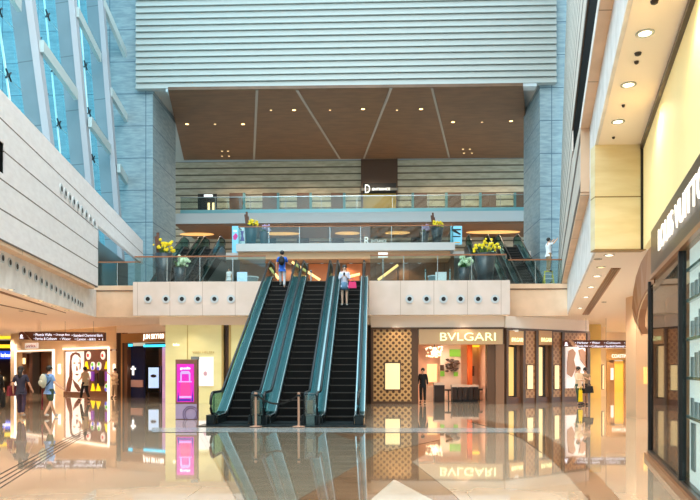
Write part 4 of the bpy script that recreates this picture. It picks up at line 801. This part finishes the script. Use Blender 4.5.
# ------------------------------------------------------------------ planters
mat('pot_grey', (58, 62, 68), .28, .4); mat('flower_yellow', (240, 210, 20), .5); mat('flower_violet', (190, 160, 200), .5); mat('flower_white', (222, 236, 200), .5); mat('leaf', (70, 110, 50), .5); mat('twig', (92, 56, 40), .6)
def planter(px, Y, z, wpx, htop, fl, label, sticks=False, spread=1.0):
    x = X(px, Y); r = wpx*Y/667/2; h = Z(px, htop, Y)-z; t = thing('planter', label, 'planter', (x, Y, z))
    MB().lathe([(r*.62, 0), (r*.72, h*.3), (r*.95, h), (r*.85, h), (r*.8, h-.06), (0.01, h-.06)], n=20).build('pot', 'pot_grey', t, smooth=True)
    rnd = random.Random(px); lf = MB(); fm = MB()
    for i in range(26):
        a = rnd.uniform(0, 6.28); rr = r*rnd.uniform(.1, 1.2)*spread; top = Vector((rr*math.cos(a), rr*math.sin(a), h+rnd.uniform(.05, .45)*spread)); b = Vector((rr*.3*math.cos(a), rr*.3*math.sin(a), h-.05))
        lf.tube([b, b.lerp(top, .6)+Vector((0, 0, .06)), top], .03, 4, .008)
    lf.build('leaves', 'leaf', t)
    for i in range(34):
        a = rnd.uniform(0, 6.28); rr = r*rnd.uniform(.2, 1.25)*spread; fm.ball((rr*math.cos(a)+.1, rr*math.sin(a), h+rnd.uniform(.12, .62)*spread), rnd.uniform(.05, .1), 6)
    fm.build('flowers', fl, t)['kind'] = 'stuff'
    if sticks:
        s = MB()
        for dx, hh in ((-.55, .95), (-.42, 1.15), (-.3, .8)): s.tube([(r*dx, 0, h-.1), (r*dx*1.5, .02, h+hh*.9)], .07, 6)
        s.build('sticks', 'twig', t)
    return t
planter(163.5, 32.6, Z2, 19, 254, 'flower_yellow', 'tall grey planter with yellow blooms and brown sticks left on the second level', True)
planter(180, 32.2, Z2, 13, 268, 'flower_white', 'short grey planter with pale green blooms beside the left tall planter', spread=.9)
planter(485, 32.6, Z2, 22, 254, 'flower_yellow', 'tall grey planter with yellow blooms right on the second level')
planter(464, 32.2, Z2, 13, 268, 'flower_white', 'short grey planter with white blooms beside the right tall planter', spread=.9)
planter(251, 46.2, z3t, 14, 227, 'flower_yellow', 'grey planter with yellow blooms and sticks on the balcony left end', True, .7)
planter(264, 46.2, z3t, 10, 232, 'flower_violet', 'grey planter with mauve blooms on the balcony left end', spread=.7)
planter(437, 46.2, z3t, 13, 228, 'flower_yellow', 'grey planter with yellow blooms and a stick on the balcony right end', True, .7)
planter(424.5, 46.2, z3t, 9, 232, 'flower_violet', 'grey planter with mauve blooms on the balcony right end', spread=.7)
# banners on the balcony ends
mat('banner_blue', (130, 200, 226), .4, emit=(120, 190, 220), es=.3); mat('banner_pink', (226, 70, 150), .4); mat('banner_violet', (130, 80, 170), .4); mat('banner_white', (228, 234, 240), .4, emit=(220, 230, 240), es=.25); mat('banner_orange', (240, 180, 90), .4)
def banner(a, b, q0, q1, Y, z, m, bits, label):
    f = flat(Y); t = thing('standing_banner', label, 'banner', (X((a+b)/2, Y), Y, z)); c = f.bx('board', m, a, b, q0, q1, 0, .06, t, z0=z+.04); f.box(MB(), a, b, 0, 0, -.15, .2, z0=z, z1=z+.04).build('base', 'steel_light', t)
    for pts, mm in bits: q = MB(); f.poly(q, pts, -.02, 0); q.build('print', mm, c)
    rebase(t)
banner(232, 238.5, 226, 244, 49.0, Z3+.0, 'banner_blue', [([(233, 236), (236, 233), (238, 236), (236, 240), (233.5, 239.5)], 'banner_pink'), ([(233.3, 230), (237, 230), (237, 232), (233.3, 232)], 'banner_white')], 'blue standing banner with a pink print beside the left planters')
banner(239.3, 245, 227, 243, 46.4, z3t, 'banner_white', [([(240.5, 231), (244, 231), (243, 235), (244.5, 241), (240, 241), (241.5, 236)], 'banner_violet')], 'white standing banner with a violet print beside the left planters')
banner(450.5, 462, 226, 244, 46.4, z3t, 'banner_blue', [([(452, 229), (461, 229), (461, 230.2), (456, 230.5), (461, 234), (460, 235), (452, 231)], 'black'), ([(454, 243), (460, 243), (460, 246-4), (454, 246-4)], 'banner_orange'), ([(452.5, 236), (460.5, 236), (460.5, 237), (452.5, 237)], 'black')], 'pale blue standing banner with black writing at the right balcony end')
# sign stands and barrier posts on level two
for px, q0, q1, w in ((383, 252.5, 257.5, 4.8),):
    Y = 33; f = flat(Y); t = thing('sign_stand', 'white notice on a thin post behind the right escalator', 'sign stand', (X(px, Y), Y, Z2)); f.bx('notice', 'display_white', px-w, px+w, q0, q1, 0, .04, t); f.box(MB(), px-.4, px+.4, q1, 290, .0, .03, z0=Z2).build('pole', 'steel_light', t); f.box(MB(), px-2.5, px+2.5, 0, 0, -.15, .15, z0=Z2, z1=Z2+.03).build('base', 'steel_light', t); rebase(t)
tag(None or (lambda o: o)(flat(31.5).bx('notice_board', 'banner_white', 435.5, 446.5, 272, 282, 0, .05)), 'white notice with blue print leaning behind the right balustrade', 'notice')
tag(flat(31.5).bx('notice_board', 'screen_blue', 237, 247, 272, 282, 0, .05), 'pale blue notice behind the balustrade left of the escalators', 'notice')
for px, Y, lab in ((311, 34, 'steel barrier post at the top of the middle escalator'), (425.5, 34, 'steel barrier post left of the grey desk on the second level'), (450, 34, 'steel barrier post right of the grey desk on the second level')):
    stanchion(X(px, Y), Y, Z2, lab, 1.05, 'steel_light')
mat('desk_grey', (110, 126, 130), .4)
for px, lab in ((437, 'rounded grey desk on the second level right of the escalators'), (249.5, 'rounded grey desk on the second level left of the escalators')):
    t = thing('reception_desk', lab, 'desk', (X(px, 36), 36, Z2)); MB().lathe([(.42, 0), (.46, .95)], n=20).build('body', 'desk_grey', t); MB().lathe([(.50, .95), (.50, 1.0)], n=20).build('top', 'slab_white', t)
# ------------------------------------------------------------------ people
mat('skin', (214, 168, 140), .5); mat('skin_light', (230, 190, 166), .5); mat('hair', (26, 20, 18), .5); mat('hair_brown', (60, 38, 28), .5)
for n_, c_ in (('navy_cloth', (44, 42, 62)), ('plum_cloth', (62, 46, 70)), ('blue_cloth', (120, 160, 214)), ('olive_cloth', (54, 72, 52)), ('tan_cloth', (206, 176, 140)), ('black_cloth', (26, 26, 30)), ('royal_cloth', (40, 100, 200)), ('white_cloth', (226, 226, 230)), ('grey_cloth', (205, 206, 212)), ('denim', (92, 130, 160)), ('pale_blue_cloth', (206, 212, 230)), ('khaki_cloth', (160, 130, 100)), ('maroon', (120, 34, 50)), ('hot_pink_bag', (214, 50, 110)), ('bag_grey', (178, 182, 168)), ('shoe_grey', (190, 186, 180)), ('cream_cloth', (226, 200, 170)), ('yellow_bag', (230, 200, 20))): mat(n_, c_, .8)
BASE = dict(pelvis=(0, 0, .93), belly=(0, 0, 1.08), chest=(0, -.005, 1.24), uc=(0, -.01, 1.38), neck=(0, 0, 1.48), jaw=(0, .025, 1.55), head=(0, .012, 1.61), crown=(0, 0, 1.665))
RAD = dict(pelvis=(.14, .105), belly=(.125, .095), chest=(.15, .105), uc=(.12, .085), neck=(.052, .052), jaw=(.062, .068), head=(.082, .095), crown=(.058, .066), sh=(.055, .055), el=(.04, .04), wr=(.027, .03), palm=(.03, .016), hip=(.088, .09), kn=(.056, .058), an=(.036, .04), heel=(.035, .035), toe=(.036, .022))
def skinmesh(name, nodes, edges, m, parent, sub=1, root=0):
    names = list(nodes); me = bpy.data.meshes.new(name); me.from_pydata([nodes[k][0] for k in names], [(names.index(a), names.index(b)) for a, b in edges], []); o = bpy.data.objects.new(name, me); COL.objects.link(o); o.parent = parent
    md = o.modifiers.new('skin', 'SKIN'); md.use_smooth_shade = True
    for i, k in enumerate(names): me.skin_vertices[0].data[i].radius = nodes[k][1]; me.skin_vertices[0].data[i].use_root = (i == root)
    sb = o.modifiers.new('sub', 'SUBSURF'); sb.levels = sub; sb.render_levels = sub; me.materials.append(M[m]); return o
def person(label, loc, rz, h, arms, legs, top, bottom, shoes='black_cloth', skin='skin', hair='hair', long_hair=False, sleeve=.55, shorts=False, skirt=None, head_turn=(0, 0), group=None, longs=False):
    """arms: (elbow, wrist) per side; legs: (knee, ankle) per side, side order left(-x), right(+x)"""
    t = thing('person', label, 'person', loc, rz, group); S = h/1.70; V = lambda p: tuple(c*S for c in p); Rr = lambda r, e=0: tuple(v*S+e for v in r)
    nd = {}; ed = []
    hx, hy = head_turn
    for k, p in BASE.items():
        q = p if k not in ('jaw', 'head', 'crown') else (p[0]+hx*(p[2]-1.48), p[1]+hy*(p[2]-1.48), p[2]); nd[k] = (V(q), Rr(RAD[k]))
    ed += [('pelvis', 'belly'), ('belly', 'chest'), ('chest', 'uc'), ('uc', 'neck'), ('neck', 'jaw'), ('jaw', 'head'), ('head', 'crown')]
    for s, nm, arm, leg in ((-1, 'l', arms[0], legs[0]), (1, 'r', arms[1], legs[1])):
        sh, (el, wr) = (s*.165, -.01, 1.39), arm; hp, (kn, an) = (s*.09, 0, .86), leg
        d = (Vector(wr)-Vector(el)).normalized(); pm = Vector(wr)+d*.07
        nd['sh'+nm] = (V(sh), Rr(RAD['sh'])); nd['el'+nm] = (V(el), Rr(RAD['el'])); nd['wr'+nm] = (V(wr), Rr(RAD['wr'])); nd['palm'+nm] = (V(pm), Rr(RAD['palm']))
        ed += [('uc', 'sh'+nm), ('sh'+nm, 'el'+nm), ('el'+nm, 'wr'+nm), ('wr'+nm, 'palm'+nm)]
        side = d.cross(Vector((s, 0, .01))).normalized()
        for j in range(4):
            L = (.075, .085, .08, .062)[j]; o_ = side*(j-1.5)*.021; a = pm+o_+d*L*.55; b = pm+o_+d*L+Vector((-s*.012, 0, 0))
            nd['f%d%s' % (j, nm)] = (V(a), (.009, .009)); nd['g%d%s' % (j, nm)] = (V(b), (.0075, .0075)); ed += [('palm'+nm, 'f%d%s' % (j, nm)), ('f%d%s' % (j, nm), 'g%d%s' % (j, nm))]
        th = Vector(wr)+d*.035+side*.045; nd['th'+nm] = (V(th), (.01, .01)); ed += [('wr'+nm, 'th'+nm)]
        heel = (an[0], an[1]-.05, an[2]-.045); toe = (an[0]+s*.02, an[1]+.14, max(.022, an[2]-.06))
        nd['hip'+nm] = (V(hp), Rr(RAD['hip'])); nd['kn'+nm] = (V(kn), Rr(RAD['kn'])); nd['an'+nm] = (V(an), Rr(RAD['an'])); nd['toe'+nm] = (V(toe), Rr(RAD['toe']))
        ed += [('pelvis', 'hip'+nm), ('hip'+nm, 'kn'+nm), ('kn'+nm, 'an'+nm), ('an'+nm, 'toe'+nm)]
        sn = {'an': (V((an[0], an[1]-.01, max(.06, an[2]-.015))), (.05*S, .055*S)), 'toe': (V((toe[0], toe[1]+.02, toe[2]+.012)), (.048*S, .034*S))}; skinmesh('shoe', sn, [('an', 'toe')], shoes, t)
        nd['_t'+nm] = nd['toe'+nm]; del nd['_t'+nm]
    nose = (BASE['head'][0]+hx*.12, BASE['head'][1]+.105+hy*.12, 1.59); nd['nose'] = (V(nose), (.012*S, .014*S)); ed.append(('head', 'nose'))
    skinmesh('body', nd, ed, skin, t)
    hd = Vector(nd['head'][0])
    for s in (-1, 1): MB().ball((hd.x+s*.032*S, hd.y+.088*S, hd.z+.008), .013*S, 8).build('eye', 'black_glossy', t); MB().ball((hd.x+s*.083*S, hd.y-.005, hd.z-.01), .026*S, 8, (.5, .8, 1.2)).build('ear', skin, t)
    MB().ball((hd.x, hd.y+.088*S, hd.z-.06*S), .022*S, 8, (1, .35, .3)).build('mouth', 'maroon', t)
    hb = MB().ball((hd.x, hd.y-.022*S, hd.z+.032*S), .108*S, 14, (.92, 1.0, .98))
    if long_hair: hb.tube([(hd.x, hd.y-.05*S, hd.z), (hd.x, hd.y-.085*S, hd.z-.12*S), (hd.x, hd.y-.10*S, hd.z-.26*S)], .075*S, 10, .05*S)
    hb.build('hair', hair, t, smooth=True)
    e = .026; g = {k: (nd[k][0], tuple(v+e for v in nd[k][1])) for k in ('pelvis', 'belly', 'chest', 'uc')}; g['col'] = (V((0, 0, 1.44)), (.07*S, .07*S)); g['hem'] = (V((0, 0, .86)), (.16*S, .125*S)); ge = [('hem', 'pelvis'), ('pelvis', 'belly'), ('belly', 'chest'), ('chest', 'uc'), ('uc', 'col')]
    for nm in 'lr':
        a, b, c = Vector(nd['sh'+nm][0]), Vector(nd['el'+nm][0]), Vector(nd['wr'+nm][0]); g['sh'+nm] = (tuple(a), (.068*S, .068*S)); ge.append(('uc', 'sh'+nm))
        if sleeve <= 1: g['sl'+nm] = (tuple(a.lerp(b, sleeve)), (.06*S, .06*S)); ge.append(('sh'+nm, 'sl'+nm))
        else: g['el'+nm] = (tuple(b), (.052*S, .052*S)); g['sl'+nm] = (tuple(b.lerp(c, .85)), (.04*S, .04*S)); ge += [('sh'+nm, 'el'+nm), ('el'+nm, 'sl'+nm)]
    skinmesh('shirt', g, ge, top, t)
    if skirt: MB().lathe([(.135*S, 1.0*S), (.17*S, .85*S), (.21*S, skirt*S), (.19*S, skirt*S+.01)], n=18).build('skirt', bottom, t, smooth=True)
    else:
        g = {'pelvis': (nd['pelvis'][0], tuple(v+.016 for v in nd['pelvis'][1])), 'waist': (V((0, 0, 1.03)), (.145*S, .11*S))}; ge = [('pelvis', 'waist')]
        for nm in 'lr':
            a, b, c = Vector(nd['hip'+nm][0]), Vector(nd['kn'+nm][0]), Vector(nd['an'+nm][0]); g['hip'+nm] = (tuple(a), (.105*S, .105*S)); g['kn'+nm] = (tuple(a.lerp(b, .92) if shorts else b), ((.095 if shorts else .075)*S,)*2); ge += [('pelvis', 'hip'+nm), ('hip'+nm, 'kn'+nm)]
            if not shorts: g['an'+nm] = (tuple(b.lerp(c, .92)), (.06*S, .06*S)); ge.append(('kn'+nm, 'an'+nm))
        skinmesh('trousers' if not shorts else 'shorts', g, ge, bottom, t)
    return t
ARM_DOWN = lambda s: ((s*.22, -.02, 1.12), (s*.24, .03, .88)); LEG = lambda s, f=0: ((s*.095, .02+f*.5, .48), (s*.095, f-.02, .09))
def walk(st=.22): return (((-.095, .12, .50), (-.095, st, .10)), ((.095, -.02, .49), (.095, -st, .13)))
def backpack(loc, rz, m, label, s=1.0):
    t = thing('backpack', label, 'backpack', loc, rz); mb = MB()
    mb.ball((0, 0, 0), .2*s, 14, (.85, .5, 1.25)); mb.build('bag', m, t, smooth=True); MB().ball((0, -.09*s, -.06*s), .12*s, 10, (1, .45, .9)).build('front_pocket', m, t, smooth=True)
    for q in (-1, 1): MB().tube([(q*.1*s, .05, -.16*s), (q*.14*s, .16, -.02), (q*.13*s, .20, .14*s), (q*.09*s, .08, .22*s)], .018, 6).build('strap', 'black_cloth', t)
    MB().tube([(-.03, .02, .22*s), (0, .02, .28*s), (.03, .02, .22*s)], .01, 5).build('handle', 'black_cloth', t)
def handbag(loc, rz, m, label, w=.3, h=.22):
    t = thing('handbag', label, 'handbag', loc, rz); MB().hexa([(-w/2, -.06, 0), (w/2, -.06, 0), (w/2, .06, 0), (-w/2, .06, 0)], [(-w*.42, -.03, h), (w*.42, -.03, h), (w*.42, .03, h), (-w*.42, .03, h)]).build('bag', m, t)
    MB().tube([(-w*.25, 0, h)]+[(-w*.25*math.cos(a), 0, h+.14*math.sin(a)) for a in (.5, 1.0, 1.57, 2.1, 2.6)]+[(w*.25, 0, h)], .012, 6).build('handle', m, t)
def fl_(px, py): p = PZ(px, py, 0); return (p.x, p.y, 0)
# left pair walking away
p = fl_(21, 417.5); person('person with dark tied hair in navy top and plum trousers walking away', p, .15, 1.68, (((-.24, -.05, 1.14), (-.27, .05, .9)), ((.25, .02, 1.14), (.30, .14, .95))), walk(.14), 'navy_cloth', 'plum_cloth', 'shoe_grey', long_hair=True, sleeve=.9)
handbag((p[0]-.33, p[1]+.05, .72), 1.2, 'maroon', 'maroon shoulder bag hanging at the side of the walker in navy', .36, .34)
p = fl_(49.5, 417.5); person('person in light blue shirt and dark green shorts walking away', p, -.55, 1.70, (((-.24, -.08, 1.15), (-.2, .1, .98)), ((.26, .02, 1.16), (.40, .16, 1.0))), walk(.24), 'blue_cloth', 'olive_cloth', 'shoe_grey', shorts=True, sleeve=.9)
backpack((p[0]-.12, p[1]-.20, 1.22), -.55, 'bag_grey', 'pale grey backpack worn over the light blue shirt', .95)
tag(MB().tube([(p[0]-.3, p[1]+.1, .25), (p[0]-.26, p[1]+.06, .95)], .035, 6, .015).build('folded_umbrella', 'maroon'), 'dark folded umbrella beside the walker in blue', 'umbrella')
p = fl_(85, 401); person('person in tan shirt and black trousers walking past the portrait window', p, 1.2, 1.68, (((-.2, .08, 1.14), (-.15, .25, 1.05)), ((.24, -.05, 1.13), (.25, .02, .9))), walk(.2), 'tan_cloth', 'black_cloth')
p = fl_(115, 398); person('person in khaki leaning by the right edge of the portrait shopfront', p, 2.6, 1.6, (((-.24, .02, 1.2), (-.2, .2, 1.3)), ((.26, .05, 1.25), (.28, .25, 1.45))), (LEG(-1), LEG(1, .08)), 'tan_cloth', 'khaki_cloth', sleeve=.6)
p = fl_(-2, 410); person('person in dark clothes cut by the left edge beside a black suitcase', p, 0, 1.6, (ARM_DOWN(-1), ARM_DOWN(1)), walk(.1), 'black_cloth', 'black_cloth', sleeve=1.5)
t = thing('suitcase', 'black suitcase at the left picture edge', 'suitcase', fl_(.5, 408.5)); MB().box(-.14, .14, -.12, .12, .05, .62).build('shell', 'black_cloth', t); MB().tube([(-.08, 0, .62), (-.08, 0, .95), (.08, 0, .95), (.08, 0, .62)], .012, 5).build('handle', 'steel_dark', t)
for q in (-1, 1): MB().ball((q*.1, 0, .03), .03, 8).build('wheel', 'black', t)
# couple on the right
p = fl_(578.5, 405.5); person('person in pale shirt leaning towards a companion in front of the poster bay', p, -2.6, 1.68, (((-.26, .05, 1.14), (-.24, .1, .9)), ((.24, .1, 1.15), (.1, .28, 1.12))), (LEG(-1), LEG(1, .1)), 'cream_cloth', 'olive_cloth', sleeve=1.5)
handbag((p[0]+.02, p[1]-.22, .18), .2, 'yellow_bag', 'yellow shopping bag held before the couple on the right', .16, .5)
p = fl_(585.5, 405); person('person in dark patterned top and black skirt beside the one in pale shirt', p, 2.4, 1.64, (((-.24, .05, 1.16), (-.12, .22, 1.25)), ((.25, .02, 1.13), (.27, .08, .9))), (LEG(-1, .04), LEG(1, -.04)), 'khaki_cloth', 'black_cloth', skirt=.55, long_hair=True, head_turn=(.0, .2))
handbag((p[0]+.05, p[1]-.28, .55), .1, 'black_cloth', 'large black handbag carried by the one in the dark top on the right', .42, .3)
# riders
YR1 = 29.55; zr = (YR1-YE)*T30+.02; xr_ = -4.05
person('person in royal blue shirt and pale trousers riding up the left escalator', (xr_, YR1, zr), .1, 1.64, (((-.25, -.04, 1.13), (-.24, .06, .9)), ((.26, .06, 1.15), (.36, .26, 1.16))), (((-.08, .1, .52), (-.07, .12, .28)), ((.1, .02, .48), (.1, -.08, .09))), 'royal_cloth', 'grey_cloth', 'shoe_grey', sleeve=.8)
backpack((xr_, YR1-.19, zr+1.20), .1, 'black_cloth', 'black backpack on the rider in royal blue', .82)
YR2 = 28.0; zr2 = (YR2-YE)*T30+.02; x2 = X(344.5, YR2)
person('person in pale cardigan and denim skirt holding a phone, riding down the right escalator', (x2, YR2, zr2), math.pi, 1.66, (((-.22, .03, 1.13), (-.06, .22, 1.22)), ((.22, .03, 1.13), (.06, .22, 1.22))), (LEG(-1, .02), LEG(1, .02)), 'pale_blue_cloth', 'denim', 'shoe_grey', 'skin_light', long_hair=True, skirt=.66, sleeve=1.4)
o = MB().box(x2-.04, x2+.04, YR2-.32, YR2-.30, zr2+1.20, zr2+1.34).build('mobile_phone', 'black_glossy'); tag(o, 'dark phone in the hands of the rider in the denim skirt', 'phone')
handbag((x2+.33, YR2-.12, zr2+.72), 0, 'hot_pink_bag', 'hot pink handbag on the arm of the rider in the denim skirt', .34, .26)
# workman on a step ladder
YLd = 33.6; xl_ = X(548.5, YLd); t = thing('step_ladder', 'yellow step ladder behind the right balustrade by the stone wall', 'ladder', (xl_, YLd, Z2)); mat('ladder_yellow', (206, 196, 60), .5)
for s in (-1, 1): MB().tube([(s*.24, -.28, 0), (s*.18, 0, .85)], .025, 6).build('front_rail', 'ladder_yellow', t); MB().tube([(s*.24, .28, 0), (s*.18, .02, .85)], .02, 6).build('rear_rail', 'ladder_yellow', t)
for z in (.25, .5, .72): MB().box(-.22, .22, -.26+z*.27, -.12+z*.27, z, z+.03).build('tread', 'slab_white', t)
MB().box(-.2, .2, -.1, .1, .85, .89).build('top_cap', 'ladder_yellow', t)
person('workman in white shirt standing on the yellow step ladder', (xl_, YLd-.02, Z2+.83), -1.3, 1.66, (((-.24, .15, 1.4), (-.18, .32, 1.6)), ((.24, .15, 1.42), (.15, .35, 1.62))), (LEG(-1), LEG(1)), 'white_cloth', 'khaki_cloth', sleeve=.9)
# assistants seen only partly
p = (X(424.5, 32.0), 32.0, 0); person('shop assistant in black standing at the left inside the jewellery shop', (X(422.8, 31.9), 31.9, 0), 2.9, 1.62, (ARM_DOWN(-1), ARM_DOWN(1)), (LEG(-1), LEG(1)), 'black_cloth', 'black_cloth', sleeve=1.5)
person('attendant in white behind the left balustrade on the second level', (X(229, 33.5), 33.5, Z2-.0), 2.9, 1.1, (ARM_DOWN(-1), ARM_DOWN(1)), (LEG(-1), LEG(1)), 'white_cloth', 'grey_cloth', hair='hair_brown')
# ------------------------------------------------------------------ interior spots below the ceilings; some are added fill with no fitting
def spots(pts, z, power, col=(255, 232, 206), size=2.5, r=.12):
    for x, y in pts: light('SPOT', (x, y, z), power*.46 if z < 13 else power*.8, col, r, spot=size, name='downlight_fill_spot')
spots([(XL(Y)-dx, Y) for Y in (14, 20, 26) for dx in (2, 7, 13)], ZC-.08, 480)
spots([(x, 38) for x in (-23, -20, -17.5)], ZC-.08, 300)  # added to brighten the beige shopfront, no fittings here
spots([(14, 36.3), (15.5, 43.5)], ZC-.08, 420, (255, 222, 170))  # added to brighten the yellow corridor wall
spots([(x, Y) for Y in (34.5, 40, 46) for x in (-26, -20, -15)], ZC-.08, 420)
spots([(x, 30.75) for x in (-12, -8.5, -6, 1, 4, 7)], ZC-.08, 60, size=1.8)
spots([(XR(Y)+dx, Y) for Y in (17, 22, 28) for dx in (1.2, 4.5)], ZC-.08, 300)
spots([(x, Y) for Y in (34, 40, 44) for x in (11.5, 15, 19)], ZC-.08, 300)
spots([((XR(Y)+XF(Y))/2, Y) for Y in (4, 8, 11.5)], 6.05, 190, (255, 224, 176))
spots([(4.2, 33.6), (2.6, 34.0), (3.4, 32.6)], 3.2, 120)
spots([(-12, 58), (-6, 58), (0, 58), (6, 58), (11, 58)], ZT-.5, 900, (255, 226, 190))
spots([(-12, 59), (-6, 59), (0, 59), (6, 59), (11, 59)], 13.4, 300, (255, 215, 170))
spots([(-6, 46.9), (-2, 46.9), (2, 46.9), (-6, 40), (2, 40)], z3t-1.1, 120, (255, 215, 175))
